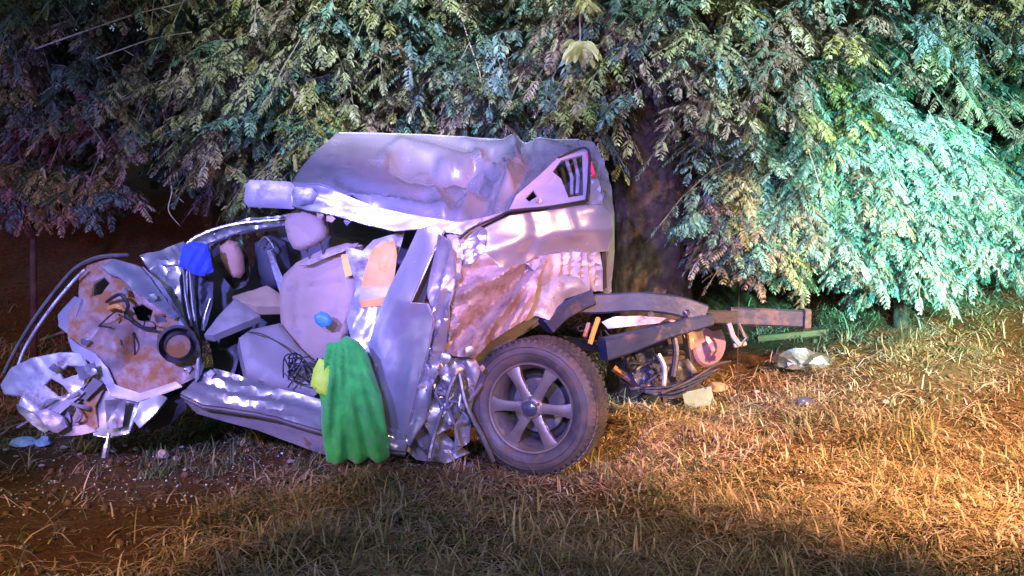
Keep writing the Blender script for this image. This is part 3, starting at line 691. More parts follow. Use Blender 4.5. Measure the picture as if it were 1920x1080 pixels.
# rear quarter: belt moulding, window, quarter panel
P_('quarter_panel', [(905, 430, 6.12), (955, 405, 6.14), (1010, 398, 6.18), (1098, 385, 6.28), (1128, 384, 6.32), (1146, 400, 6.36), (1147, 440, 6.36), (1140, 470, 6.34), (1080, 474, 6.28), (1030, 476, 6.22), (985, 494, 6.16), (940, 500, 6.1), (906, 470, 6.1)],
   'paint', step=10, thick=.01, cr=.006, crs=.3, bulge=.03, hem=.005, aniso=(-8, 3), creases=[([(905, 470), (980, 452), (1060, 436), (1140, 430)], 20, .012), ([(1000, 400), (1010, 430), (985, 480)], 16, -.02), ([(1060, 390), (1075, 440)], 14, .012)])
P_('quarter_edge', [(862, 448, 6.1), (900, 424, 6.1), (912, 430, 6.08), (908, 470, 6.06), (880, 500, 6.04), (858, 500, 6.04), (852, 470, 6.06)], 'paint', step=8, thick=.012, cr=.02, crs=.08, folds=[(.02, 20, 60)])
P_('pillar_lower', [(830, 418, 6.13), (870, 424, 6.12), (905, 408, 6.15), (960, 394, 6.2), (935, 408, 6.15), (900, 424, 6.12), (868, 448, 6.1), (858, 500, 6.05), (850, 450, 6.08)], 'primer', step=8, thick=.012, cr=.01, crs=.1)
Geo().tube(pl([(862, 448, 6.06), (885, 428, 6.06), (930, 408, 6.1), (960, 396, 6.14), (1030, 388, 6.19), (1100, 376, 6.27)], 8), .008, 6).build('belt_seal', M['seam'], T)
wn = P_('quarter_window', [(955, 392, 6.2), (968, 366, 6.28), (1010, 330, 6.42), (1052, 290, 6.55), (1100, 276, 6.62), (1106, 330, 6.48), (1104, 376, 6.32), (1030, 386, 6.22)], 'primer', step=8, thick=.012, cr=.006, crs=.1,
   holes=[[(1052, 300), (1092, 290), (1094, 366), (1066, 370), (1052, 335), (1036, 322)], [(985, 372), (1000, 356), (1008, 368), (992, 378)]])
Geo().tube(pl([(1046, 296, 6.53), (1100, 278, 6.58), (1104, 330, 6.44), (1100, 376, 6.28)], 7), .008, 6).build('window_seal', M['seam'], wn)
P_('window_brace', [(1004, 372, 6.3), (1040, 330, 6.42), (1056, 345, 6.42), (1062, 370, 6.34)], 'primer', step=7, thick=.02, cr=.03, crs=.06, par=wn)
for a, b in (((1062, 300), (1072, 366)), ((1076, 296), (1082, 364))):
    Geo().beam([at(*a, 6.66), at((a[0] + b[0]) / 2 + 5, (a[1] + b[1]) / 2, 6.6), at(*b, 6.5)], .02, .018).build('window_bar', M['inner'], wn)
# rear edge of the cab: stacked verticals, lamp
P_('rear_pillar', [(1086, 262, 7.0), (1112, 266, 6.9), (1132, 300, 6.7), (1145, 345, 6.6), (1152, 400, 6.5), (1152, 470, 6.48), (1146, 548, 6.46), (1134, 545, 6.44), (1140, 470, 6.4), (1138, 400, 6.42), (1126, 340, 6.5), (1110, 300, 6.65), (1092, 280, 6.8)],
   'paint', step=7, thick=.03, hem=.007, folds=[(.012, 14, 12)])
P_('rear_frame', [(1092, 282, 6.74), (1108, 298, 6.62), (1124, 340, 6.48), (1134, 400, 6.38), (1118, 386, 6.33), (1106, 378, 6.32), (1108, 330, 6.46), (1102, 300, 6.6)], 'primer', step=7, thick=.02, folds=[(.02, 8, 10)])
P_('tail_lamp', [(1098, 286, 6.58), (1106, 292, 6.56), (1116, 325, 6.44), (1110, 330, 6.44)], 'red', step=6, thick=.02, puff=.008, puffr=4)
P_('rear_seam', [(1128, 470, 6.37), (1136, 472, 6.38), (1138, 540, 6.42), (1128, 545, 6.41)], 'black', step=8, thick=.01)
# crushed lower quarter: brown muddy crumple and the corrugated pink folds
P_('crushed_quarter', [(858, 500, 6.04), (906, 470, 6.07), (940, 500, 6.05), (985, 494, 6.1), (1005, 478, 6.14), (1030, 478, 6.16), (1010, 520, 6.08), (1000, 570, 6.02), (985, 600, 6.0), (955, 618, 5.98), (920, 640, 5.96), (890, 672, 5.95), (850, 668, 5.96), (832, 655, 5.96), (846, 600, 5.98), (855, 545, 6.0)],
   'muddy', step=6, thick=.012, cr=.02, crs=.09, aniso=(-48, 3.2), sharp=25,
   creases=[([(846, 640), (925, 566), (1004, 488)], 24, -.10), ([(870, 552), (950, 512), (1005, 482)], 15, .045), ([(880, 665), (940, 590), (1012, 500)], 14, .05), ([(920, 640), (966, 580), (1018, 496)], 13, -.05),
    ([(950, 618), (985, 560), (1020, 490)], 12, .04), ([(856, 520), (900, 500), (960, 492)], 14, -.03), ([(858, 560), (900, 530)], 14, .035), ([(836, 630), (880, 600), (900, 620)], 16, .04), ([(850, 665), (860, 600)], 10, .03), ([(890, 668), (905, 620), (890, 600)], 12, -.04)])
P_('crushed_quarter', [(985, 494, 6.12), (1030, 477, 6.2), (1080, 472, 6.26), (1100, 474, 6.28), (1100, 545, 6.3), (1060, 548, 6.28), (1020, 545, 6.2), (1008, 590, 6.1), (985, 602, 6.06), (1000, 540, 6.08), (1012, 515, 6.1)],
   'primer', step=6, thick=.012, cr=.02, crs=.06, aniso=(86, 5), folds=[(.06, 19, -6)], sharp=25)
P_('wheel_arch_liner', [(1000, 590, 6.1), (1008, 540, 6.16), (1040, 515, 6.2), (1085, 520, 6.24), (1108, 545, 6.26), (1060, 560, 6.2), (1030, 600, 6.1)], 'inner', step=8, thick=.015, bulge=.04, cr=.01, crs=.1)
P_('rear_corner', [(1096, 474, 6.3), (1126, 472, 6.34), (1130, 546, 6.38), (1098, 546, 6.33)], 'primer', step=8, thick=.015, folds=[(.03, 14, -3)])
# black sheet behind the crumple, standing in for the shade in the fold valley
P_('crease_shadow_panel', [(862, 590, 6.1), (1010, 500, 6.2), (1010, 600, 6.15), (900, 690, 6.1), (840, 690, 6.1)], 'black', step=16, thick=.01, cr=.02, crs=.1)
# engine / foil like crumples under the quarter
for i, q in enumerate([[(800, 690), (840, 668), (868, 690), (872, 740), (850, 800), (810, 820), (786, 780)], [(846, 672), (890, 668), (905, 700), (885, 760), (880, 830), (850, 850), (858, 770), (862, 720)],
                       [(770, 800), (810, 790), (850, 830), (880, 850), (840, 868), (780, 862), (756, 842)]]):
    P_('crumpled_sill', q, ('foil', 'inner', 'inner')[i], Y=5.98 + .05 * i, step=6, thick=.01, cr=.10, crs=.12, aniso=(70, 1.8), sharp=25)
Geo().tube(pl([(862, 700, 5.9), (875, 760, 5.88), (905, 820, 5.88), (925, 865, 5.9)], 5), .013, 7).build('brake_pipe', M['steel'], T)
# sill
P_('sill', [(338, 738, 6.0), (380, 700, 6.1), (402, 690, 6.14), (450, 704, 6.12), (520, 728, 6.08), (600, 748, 6.04), (700, 790, 6.0), (770, 815, 5.98), (760, 846, 5.95), (690, 838, 5.93), (600, 806, 5.92), (520, 782, 5.93), (440, 768, 5.95), (380, 758, 5.96)],
   'paint', step=8, thick=.06, cr=.03, crs=.10, aniso=(17, 4), folds=[(.03, 24, -73)], hem=.006)
P_('sill_underside', [(345, 752, 6.05), (440, 768, 6.05), (600, 806, 6.02), (690, 838, 6.0), (700, 868, 6.05), (600, 850, 6.08), (480, 806, 6.1), (370, 776, 6.1)], 'inner', step=12, thick=.04, cr=.02, crs=.12)
# front pillar cluster beside the blue cloth
P_('front_pillar', [(296, 508, 6.5), (318, 480, 6.55), (350, 470, 6.55), (352, 520, 6.5), (350, 600, 6.42), (352, 640, 6.38), (330, 600, 6.42), (310, 560, 6.46)], 'inner', step=8, thick=.03, cr=.02, crs=.1)
for i, q in enumerate([(344, 500, 358, 612), (356, 506, 372, 640), (396, 560, 380, 620)]):
    Geo().beam([at(q[0], q[1], 6.35), at((q[0] + q[2]) / 2 - 3, (q[1] + q[3]) / 2, 6.33), at(q[2], q[3], 6.3)], .016, .018).build('pillar_edge', M['steel'], T)
P_('kick_panel', [(352, 510, 6.42), (400, 520, 6.48), (398, 570, 6.44), (380, 640, 6.36), (378, 700, 6.3), (362, 650, 6.32), (352, 600, 6.38)], 'dark', step=9, thick=.03, cr=.04, crs=.1, folds=[(.04, 22, 15)])
P_('hinge_post', [(366, 600, 6.26), (376, 640, 6.22), (382, 690, 6.18), (404, 700, 6.15), (428, 715, 6.12), (400, 712, 6.12), (372, 700, 6.12), (364, 650, 6.18)], 'black', step=8, thick=.03, cr=.02, crs=.08)
# front: arch tube, inner wing rusty
Geo().tube(pl([(8, 700, 6.15), (30, 655, 6.18), (70, 590, 6.22), (120, 525, 6.28), (150, 497, 6.3), (190, 481, 6.3), (240, 478, 6.32)], 6), .016, 8, flat=.7).build('bonnet_edge', M['steel'], T)
Geo().tube(pl([(30, 700, 6.1), (48, 650, 6.14), (90, 585, 6.18), (135, 530, 6.22), (160, 505, 6.24)], 6), .010, 7).build('bonnet_brace', M['inner'], T)
P_('inner_wing', [(150, 520, 6.3), (165, 497, 6.32), (205, 484, 6.34), (262, 500, 6.32), (300, 545, 6.28), (336, 592, 6.22), (364, 628, 6.16), (374, 668, 6.1), (368, 704, 6.06), (330, 724, 6.02), (262, 742, 6.0), (220, 732, 6.0), (196, 700, 6.02), (176, 668, 6.04), (150, 655, 6.06), (128, 632, 6.1), (130, 590, 6.16), (150, 560, 6.22)],
   'rust', step=7, thick=.02, cr=.035, crs=.12, hem=.008, bulge=.05,
   holes=[[(176, 530), (196, 518), (208, 530), (192, 552), (170, 558)], [(245, 574), (268, 568), (288, 580), (282, 604), (256, 600)], [(288, 590), (312, 588), (314, 604), (292, 606)]],
   dents=[(215, 650, 50, 50, 0, -.06), (250, 650, 16, 70, 20, .05), (200, 600, 40, 16, 20, .04)])
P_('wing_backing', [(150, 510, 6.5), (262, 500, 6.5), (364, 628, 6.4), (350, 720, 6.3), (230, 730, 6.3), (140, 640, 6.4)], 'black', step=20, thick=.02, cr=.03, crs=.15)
P_('wing_top', [(192, 500, 6.24), (215, 486, 6.28), (262, 500, 6.26), (280, 520, 6.24), (300, 548, 6.2), (334, 592, 6.14), (326, 598, 6.1), (300, 576, 6.12), (270, 556, 6.14), (248, 540, 6.17), (226, 520, 6.2), (204, 512, 6.23)],
   'paint', step=7, thick=.012, cr=.02, crs=.09, hem=.006, folds=[(.02, 22, 40)])
P_('wing_rim', [(128, 632, 6.08), (148, 648, 6.02), (178, 664, 6.0), (200, 690, 5.97), (214, 722, 5.96), (262, 738, 5.95), (330, 716, 5.97), (340, 724, 5.96), (262, 752, 5.93), (210, 742, 5.93), (186, 700, 5.95), (168, 676, 5.97), (136, 656, 6.02)],
   'primer', step=7, thick=.02, cr=.012, crs=.07, hem=.006)
P_('wing_web', [(108, 590, 6.26), (140, 555, 6.28), (152, 560, 6.2), (140, 600, 6.14), (134, 632, 6.1), (110, 612, 6.2)], 'primer', step=8, thick=.012, cr=.02, crs=.1)
# strut turret
c0 = at(330, 642, 6.0); MX = Matrix.Translation(c0) @ Matrix.Rotation(R(-65), 4, 'Z') @ Matrix.Rotation(R(8), 4, 'Y')
tur = Geo().lathe([(.10, .06), (.105, .02), (.085, -.01), (.08, -.02), (.076, -.02), (.070, .02), (.068, .08)], MX, 30, close=False).build('strut_turret', M['steel'], T)
Geo().lathe([(.001, .015), (.045, .012), (.06, .03), (.066, .05), (.066, .07), (.001, .07)], MX, 24).build('turret_cap', M['rust'], tur)
for k in range(3):
    a = R(40 + 120 * k); p = MX @ Vector((-.025, .092 * math.cos(a), .092 * math.sin(a)))
    Geo().tube([p, p + (MX.to_3x3() @ Vector((.03, 0, 0)))], .010, 6).build('bolt', M['steel'], tur)
# crumpled pipes on the wing
Geo().tube(pl([(200, 566, 6.16), (225, 552, 6.1), (240, 572, 6.1), (236, 590, 6.12), (262, 612, 6.1), (290, 616, 6.08)], 6), .010, 7).build('hose', M['black'], T)
Geo().tube(pl([(205, 578, 6.14), (220, 574, 6.08), (232, 582, 6.1)], 6), .014, 7).build('bracket', M['orange'], T)
# crumpled bumper / fender lower left
P_('front_wing', [(2, 722, 6.0), (20, 690, 6.02), (60, 672, 6.0), (110, 662, 6.0), (150, 662, 6.0), (165, 690, 5.96), (158, 720, 5.94), (140, 748, 5.92), (120, 760, 5.9), (130, 790, 5.9), (112, 800, 5.9), (80, 800, 5.9), (60, 775, 5.9), (34, 760, 5.9), (40, 742, 5.93), (8, 738, 5.97)],
   'paint_dull', step=6, thick=.02, cr=.05, crs=.11, aniso=(-25, 2.0), hem=.006, holes=[[(112, 700), (125, 684), (150, 686), (154, 700), (138, 706), (118, 712)], [(82, 722), (96, 708), (120, 722), (132, 738), (110, 745)]])
P_('front_wing', [(128, 800, 5.93), (150, 752, 5.95), (190, 706, 5.96), (196, 728, 5.95), (178, 762, 5.93), (184, 800, 5.92), (170, 812, 5.92)], 'rust', step=8, thick=.02, cr=.02, crs=.1)
P_('wing_strut', [(86, 776, 5.86), (150, 728, 5.88), (158, 736, 5.88), (96, 790, 5.86)], 'primer', step=8, thick=.03, cr=.01, crs=.08)
P_('wing_bracket', [(148, 742, 5.9), (176, 708, 5.9), (192, 720, 5.9), (160, 752, 5.9)], 'paint', step=8, thick=.02, cr=.01, crs=.06)
P_('arch_panel', [(178, 762, 5.96), (192, 730, 5.98), (222, 742, 5.97), (264, 754, 5.96), (306, 742, 5.98), (312, 748, 5.98), (290, 776, 5.95), (262, 800, 5.93), (250, 786, 5.94), (240, 812, 5.92), (206, 820, 5.92), (176, 816, 5.92), (168, 790, 5.94)],
   'paint', step=8, thick=.02, cr=.012, crs=.14, hem=.006, folds=[(.02, 40, 20)])
P_('arch_panel', [(250, 786, 5.9), (262, 754, 5.93), (300, 740, 5.95), (312, 746, 5.96), (290, 776, 5.92), (262, 802, 5.9)], 'paint', step=8, thick=.012, cr=.012, crs=.1, hem=.005)
P_('bumper_end', [(30, 758, 5.84), (62, 776, 5.84), (92, 806, 5.82), (84, 812, 5.82), (60, 796, 5.83), (34, 772, 5.84)], 'steel', step=7, thick=.02, cr=.01, crs=.06)
P_('bumper_end', [(60, 772, 5.84), (88, 766, 5.85), (118, 782, 5.84), (126, 800, 5.84), (108, 812, 5.83), (88, 806, 5.83)], 'primer', step=7, thick=.03, cr=.02, crs=.08, puff=.015, puffr=10)
P_('bumper_lip', [(110, 806, 5.9), (160, 796, 5.92), (184, 808, 5.92), (150, 816, 5.9), (112, 818, 5.89)], 'muddy', step=8, thick=.02, cr=.02, crs=.08)
Geo().tube(pl([(204, 812, 5.86), (200, 835, 5.84), (196, 858, 5.83)], 4), [.012] * 4 + [.02] * 5, 7).build('hanging_bolt', M['steel'], T)
P_('underbody', [(262, 790, 6.05), (300, 755, 6.08), (345, 735, 6.1), (350, 765, 6.1), (320, 795, 6.12), (275, 812, 6.1)], 'black', step=10, thick=.1, cr=.03, crs=.1)

# the wheel
R_T = .372; WC = at(1003, 748, 5.95) ; WC.z = R_T + .0
yaw = R(-90 - 24)       # axle points at the viewer and to the left
MW = Matrix.Translation(WC) @ Matrix.Rotation(yaw, 4, 'Z') @ Matrix.Rotation(R(-2), 4, 'Y')
wh = Geo().lathe([(.238, .03), (.245, .055), (.285, .078), (.325, .080), (.352, .066), (.368, .035), (R_T, 0), (R_T, -.10), (.368, -.135), (.352, -.166), (.325, -.18), (.285, -.178), (.24, -.15), (.238, -.12)], MW, 64)
wb = bpy.data.objects.new('rear_wheel', None); COL.objects.link(wb); wb.parent = T; ROOT[wb.name] = ROOT[T.name]
ty = wh.build('tyre', M['rubber'], wb, sharp=50)
g = Geo()                                                    # tread blocks
for k in range(60):
    a = 2 * math.pi * k / 60
    for j, x in enumerate((.018, -.03, -.075, -.12)):
        aa = a + (.05 if j % 2 else 0)
        Mb = MW @ Matrix.Rotation(-aa, 4, 'X') @ Matrix.Translation((x, 0, R_T + .002))
        P8 = [Mb @ Vector((sx * .018 + (0.006 * sy), sy * .014, sz * .0035)) for sx in (-1, 1) for sy in (-1, 1) for sz in (-1, 1)]
        g.add(P8, [(0, 1, 3, 2), (4, 6, 7, 5), (0, 4, 5, 1), (2, 3, 7, 6), (0, 2, 6, 4), (1, 5, 7, 3)])
for k in range(60):                                          # shoulder lugs
    a = 2 * math.pi * (k + .5) / 60
    Mb = MW @ Matrix.Rotation(-a, 4, 'X') @ Matrix.Translation((.056, 0, R_T - .012)) @ Matrix.Rotation(R(52), 4, 'Y')
    P8 = [Mb @ Vector((sx * .012, sy * .009, sz * .0025)) for sx in (-1, 1) for sy in (-1, 1) for sz in (-1, 1)]
    g.add(P8, [(0, 1, 3, 2), (4, 6, 7, 5), (0, 4, 5, 1), (2, 3, 7, 6), (0, 2, 6, 4), (1, 5, 7, 3)])
tag(g.build('tread', M['rubber'], wb, smooth=False), kind='stuff')
for rr_ in (.300, .335):
    Geo().lathe([(rr_ - .003, .080), (rr_, .084), (rr_ + .003, .080)], MW, 64, close=False).build('sidewall_rib', M['rubber'], wb)
Geo().lathe([(.25, .055), (.247, .068), (.238, .066), (.232, .04), (.215, .02), (.205, -.06), (.20, -.12), (.205, -.13), (.24, -.13), (.25, -.1)], MW, 56).build('rim', M['alloy'], wb)
Geo().lathe([(.001, -.10), (.19, -.10), (.2, -.09), (.2, -.12), (.001, -.13)], MW, 40).build('backing_plate', M['black'], wb)
Geo().lathe([(.06, -.06), (.15, -.055), (.155, -.06), (.155, -.085), (.06, -.085)], MW, 40).build('brake_disc', M['steel'], wb)
for k in range(6):
    Ma = MW @ Matrix.Rotation(R(60 * k + 30), 4, 'X')
    V = []
    for rad_, wd, x0, x1 in ((.045, .034, .02, .052), (.09, .027, .02, .056), (.15, .027, .018, .058), (.20, .034, .014, .056), (.236, .046, .008, .052)):
        V += [Ma @ Vector((x1 - .006, -wd, rad_)), Ma @ Vector((x1, -wd * .55, rad_)), Ma @ Vector((x1, wd * .55, rad_)), Ma @ Vector((x1 - .006, wd, rad_)), Ma @ Vector((x0, wd * .9, rad_)), Ma @ Vector((x0, -wd * .9, rad_))]
    F = [tuple(reversed(range(6))), tuple(24 + i for i in range(6))]
    for i in range(4):
        for j in range(6): F.append((i * 6 + j, i * 6 + (j + 1) % 6, (i + 1) * 6 + (j + 1) % 6, (i + 1) * 6 + j))
    mk('spoke', V, F, M['alloy'], wb, sharp=30)
Geo().lathe([(.001, .03), (.062, .03), (.066, .05), (.058, .062), (.046, .066), (.001, .066)], MW, 30).build('hub', M['alloy'], wb)
Geo().lathe([(.001, .060), (.042, .062), (.042, .080), (.034, .088), (.001, .092)], MW, 24).build('hub_cap', M['hub'], wb)
for k in range(6):
    Ma = MW @ Matrix.Rotation(R(60 * k), 4, 'X'); p = Ma @ Vector((.05, 0, .054)); q = Ma @ Vector((.074, 0, .054))
    Geo().tube([p, q], .008, 6).build('wheel_nut', M['steel'], wb)

# chassis
ch = Geo().beam(pl([(1060, 566, 6.35), (1110, 570, 6.36), (1200, 566, 6.38), (1270, 574, 6.4), (1320, 590, 6.42)], 5), .07, .115, R(8)).build('chassis_rail', M['chassis'], T)
Geo().beam(pl([(1300, 592, 6.5), (1340, 594, 6.52), (1380, 594, 6.55)], 4), .06, .08).build('chassis_rail', M['black'], T)
rl = Geo().beam([at(1366, 592, 6.55), at(1440, 595, 6.6), at(1508, 598, 6.66)], .07, .105, R(4)).build('chassis_rail', M['chassis'], T)
Geo().beam([at(1502, 598, 6.65), at(1513, 598, 6.66)], .10, .125).build('rail_end_cap', M['steel'], rl)
Geo().beam(pl([(1022, 612, 6.15), (1050, 585, 6.2), (1085, 565, 6.27), (1108, 556, 6.3)], 5), .09, [.10] * 16).build('rail_kick_up', M['chassis'], T)
Geo().beam(pl([(1130, 655, 6.12), (1180, 642, 6.2), (1240, 622, 6.3), (1330, 598, 6.42)], 5), .09, [.13 - .004 * i for i in range(16)]).build('axle_housing', M['chassis'], T)
P_('tank_strap', [(1128, 604, 6.3), (1150, 594, 6.3), (1200, 592, 6.3), (1250, 596, 6.3), (1236, 606, 6.28), (1180, 612, 6.28), (1140, 616, 6.28)], 'paint_dull', step=8, thick=.02, cr=.015, crs=.08)
Geo().beam([at(1122, 596, 6.18), at(1112, 625, 6.14), at(1106, 645, 6.12)], .02, .025).build('bump_stop', M['orange'], T)
Geo().beam([at(1104, 606, 6.2), at(1096, 632, 6.16)], .02, .02).build('bump_stop', M['rust'], T)
# coil / far side gear
mt = at(1196, 690, 6.6); Mt = Matrix.Translation(mt) @ Matrix.Rotation(R(-65), 4, 'Z')
Geo().lathe([(.001, -.1), (.10, -.1), (.118, -.06), (.118, .08), (.10, .11), (.001, .12)], Mt, 30).build('fuel_tank', M['hub'], T)
md = at(1330, 648, 6.7); Md = Matrix.Translation(md) @ Matrix.Rotation(R(-60), 4, 'Z')
dr = Geo().lathe([(.001, .03), (.03, .035), (.05, .02), (.115, .015), (.13, 0), (.13, -.06), (.001, -.07)], Md, 34).build('brake_drum', M['drum'], T)
mc = at(1262, 612, 6.33)
Geo().lathe([(.001, .02), (.03, .018), (.036, 0), (.036, -.03), (.001, -.03)], Matrix.Translation(mc) @ Matrix.Rotation(R(-80), 4, 'Z'), 16).build('bush_end', M['foam'], T)
Geo().tube(pl([(1234, 664, 6.3), (1246, 690, 6.28), (1244, 724, 6.25)], 4), .015, 8).build('shock_absorber', M['inner'], T)
Geo().tube(pl([(1262, 626, 6.36), (1268, 660, 6.33), (1262, 706, 6.3)], 4), .02, 8).build('shock_absorber', M['black'], T)
for i in range(4):
    Geo().beam(pl([(1180 + 14 * i, 728 + 3 * i, 6.4), (1260, 722 + 7 * i, 6.42), (1345 - 16 * i, 690 + 11 * i, 6.5)], 4), .05, .011).build('leaf_spring', M['chassis'], T)
Geo().tube(pl([(1240, 738, 6.25), (1290, 716, 6.3), (1340, 686, 6.4), (1370, 678, 6.45)], 5), .010, 6).build('brake_cable', M['black'], T)
Geo().beam([at(1366, 606, 6.5), at(1374, 630, 6.5), at(1386, 646, 6.5)], .03, .03).build('spring_shackle', M['inner'], T)
Geo().beam([at(1384, 606, 6.52), at(1398, 632, 6.52), at(1388, 650, 6.5)], .02, .016).build('spring_shackle', M['steel'], T)
Geo().tube([at(1376, 648, 6.5), at(1398, 644, 6.52)], .014, 7).build('shackle_bolt', M['foam'], T)
Geo().beam([at(1050, 640, 6.5), at(1200, 660, 6.9), at(1330, 652, 7.2)], .07, .07).build('rear_axle', M['black'], T)
P_('cowl_panel', [(262, 478, 6.5), (300, 470, 6.52), (345, 452, 6.56), (352, 480, 6.5), (336, 520, 6.44), (340, 570, 6.38), (352, 620, 6.32), (340, 612, 6.3), (312, 560, 6.36), (285, 510, 6.44)], 'paint', step=7, thick=.02, cr=.04, crs=.09, hem=.006, sharp=25)
P_('wing_seam', [(268, 500, 6.3), (300, 528, 6.26), (340, 590, 6.2), (372, 640, 6.12), (382, 690, 6.08), (372, 712, 6.04), (374, 668, 6.05), (352, 618, 6.12), (318, 566, 6.2), (286, 524, 6.26)], 'inner', step=7, thick=.03, cr=.03, crs=.08, hem=.006)
def tangle(name, m, cx, cy, Y_, sx, sy, n, rad, seed, dy=.08, par=None):
    r3 = random.Random(seed); g = Geo()
    for k in range(n):
        x = cx + r3.uniform(-sx, sx) * .6; y = cy + r3.uniform(-sy, sy) * .6; pts = [(x, y, Y_ + r3.uniform(-dy, dy))]
        for j in range(3): x += r3.uniform(-sx, sx) * .7; y += r3.uniform(-sy * .4, sy * .8); pts.append((x, y, Y_ + r3.uniform(-dy, dy)))
        g.tube(pl(pts, 4), rad * r3.uniform(.6, 1.4), 5)
    return g.build(name, M[m], par or T)
tangle('wiring', 'black', 250, 600, 6.1, 40, 40, 7, .004, 1)
tangle('wiring', 'black', 1210, 680, 6.5, 50, 40, 10, .007, 2)
tangle('brake_pipe', 'steel', 1260, 680, 6.5, 45, 30, 4, .006, 3)
tangle('torn_strip', 'inner', 850, 740, 5.92, 35, 60, 7, .009, 5, .04)
tangle('torn_strip', 'inner', 130, 740, 5.9, 50, 40, 5, .008, 6, .04)
tangle('wiring', 'black', 1130, 620, 6.35, 30, 30, 6, .006, 7)
for k_, (a_, b_, c_, m_) in enumerate([((1160, 660, 6.7), (1250, 640, 6.75), .06, 'black'), ((1170, 720, 6.7), (1290, 690, 6.8), .05, 'chassis'), ((1285, 620, 6.6), (1300, 720, 6.6), .04, 'black'), ((1220, 640, 6.6), (1212, 740, 6.6), .05, 'chassis'), ((1150, 690, 6.5), (1230, 735, 6.5), .035, 'rust'), ((1310, 610, 6.7), (1352, 606, 6.7), .06, 'black')]):
    Geo().beam([at(*a_), at((a_[0] + b_[0]) / 2, (a_[1] + b_[1]) / 2 + 4, (a_[2] + b_[2]) / 2), at(*b_)], c_, c_ * .9, R(10 * k_)).build('suspension_arm', M[m_], T)
for k_, q_ in enumerate([[(1168, 650), (1200, 640), (1226, 660), (1220, 700), (1180, 690)], [(1240, 690), (1290, 672), (1310, 700), (1280, 730), (1244, 724)], [(1280, 625), (1315, 615), (1322, 640), (1296, 656)]]):
    P_('bent_bracket', q_, ('chassis', 'black', 'rust')[k_], Y=6.48 + .05 * k_, step=7, thick=.02, cr=.06, crs=.08)
for k_, q_ in enumerate([[(196, 750), (236, 748), (230, 800), (200, 806)], [(140, 690), (176, 680), (182, 700), (150, 716)]]):
    P_('crushed_bracket', q_, ('inner', 'paint')[k_], Y=5.86 + .02 * k_, step=6, thick=.008, cr=.07, crs=.09, sharp=25)
# small torn shards hanging round the edges
rr = random.Random(12)
for (x, y, Y_, s, mname) in [(700, 690, 6.0, 9, 'paint'), (860, 520, 5.98, 10, 'paint'), (880, 660, 5.92, 12, 'foil'), (835, 670, 5.9, 12, 'foil'), (905, 690, 5.9, 9, 'muddy'), (395, 700, 6.08, 10, 'inner'), (350, 690, 6.05, 9, 'steel'), (235, 545, 6.15, 8, 'steel'), (285, 560, 6.12, 9, 'paint'), (160, 640, 6.0, 10, 'inner'), (100, 690, 5.9, 9, 'paint'), (620, 410, 6.2, 9, 'trim'), (600, 404, 6.22, 10, 'trim'), (650, 415, 6.2, 9, 'inner'), (1220, 590, 6.3, 7, 'steel'), (1290, 586, 6.34, 6, 'steel'), (1010, 376, 6.15, 6, 'inner'), (810, 700, 5.9, 12, 'paint')]:
    n_ = rr.randint(4, 6); pts = [(x + s * rr.uniform(.6, 1.3) * math.cos(2 * math.pi * k / n_), y + s * rr.uniform(.6, 1.3) * math.sin(2 * math.pi * k / n_), Y_ + rr.uniform(-.02, .02)) for k in range(n_)]
    P_('torn_shard', pts, mname, step=6, thick=.006, cr=.015, crs=.05)

# ------------------------------------------------------------------ things lying on and round the wreck
plate('green_towel', [(600, 720), (606, 672), (612, 644), (634, 640), (650, 630), (672, 642), (688, 662), (700, 700), (716, 745), (724, 800), (730, 858), (708, 868), (690, 860), (668, 870), (650, 862), (630, 872), (612, 864), (604, 800)], M['green'], None, Y=5.86, step=4.5, thick=.02, puff=.035, puffr=26,
      fan=(640, 560, .026, 23), cr=.05, crs=.08, aniso=(72, 2.2), sharp=0, origin=tuple(at(660, 860, 5.86)))
tag(bpy.data.objects['green_towel'], 'bright green cloth hanging over the sill beside the seat', 'cloth')
plate('lime_vest', [(582, 722), (588, 692), (598, 672), (616, 680), (622, 712), (614, 745), (596, 738)], M['lime'], None, Y=5.84, step=6, thick=.02, puff=.02, puffr=10, cr=.02, crs=.06, origin=tuple(at(600, 730, 5.9)))
tag(bpy.data.objects['lime_vest'], 'small lime yellow cloth scrap peeking out beside the green cloth', 'cloth scrap')
plate('blue_cloth', [(336, 500), (340, 462), (360, 452), (388, 458), (394, 480), (400, 510), (384, 518), (366, 516), (350, 505)], M['blue'], None, Y=6.3, step=6, thick=.02, puff=.02, puffr=12, folds=[(.02, 18, 20)], cr=.01, crs=.08, origin=tuple(at(366, 515, 6.3)))
tag(bpy.data.objects['blue_cloth'], 'royal blue cloth caught on the crushed front pillar', 'cloth')
plate('rubber_glove', [(588, 592), (600, 584), (614, 588), (624, 600), (618, 612), (604, 614), (592, 606)], M['glove'], None, Y=6.33, step=5, thick=.01, puff=.02, puffr=9, cr=.012, crs=.04, origin=tuple(at(605, 612, 6.33)))
tag(bpy.data.objects['rubber_glove'], 'crumpled light blue rubber scrap resting on the beige seat', 'rubber scrap')

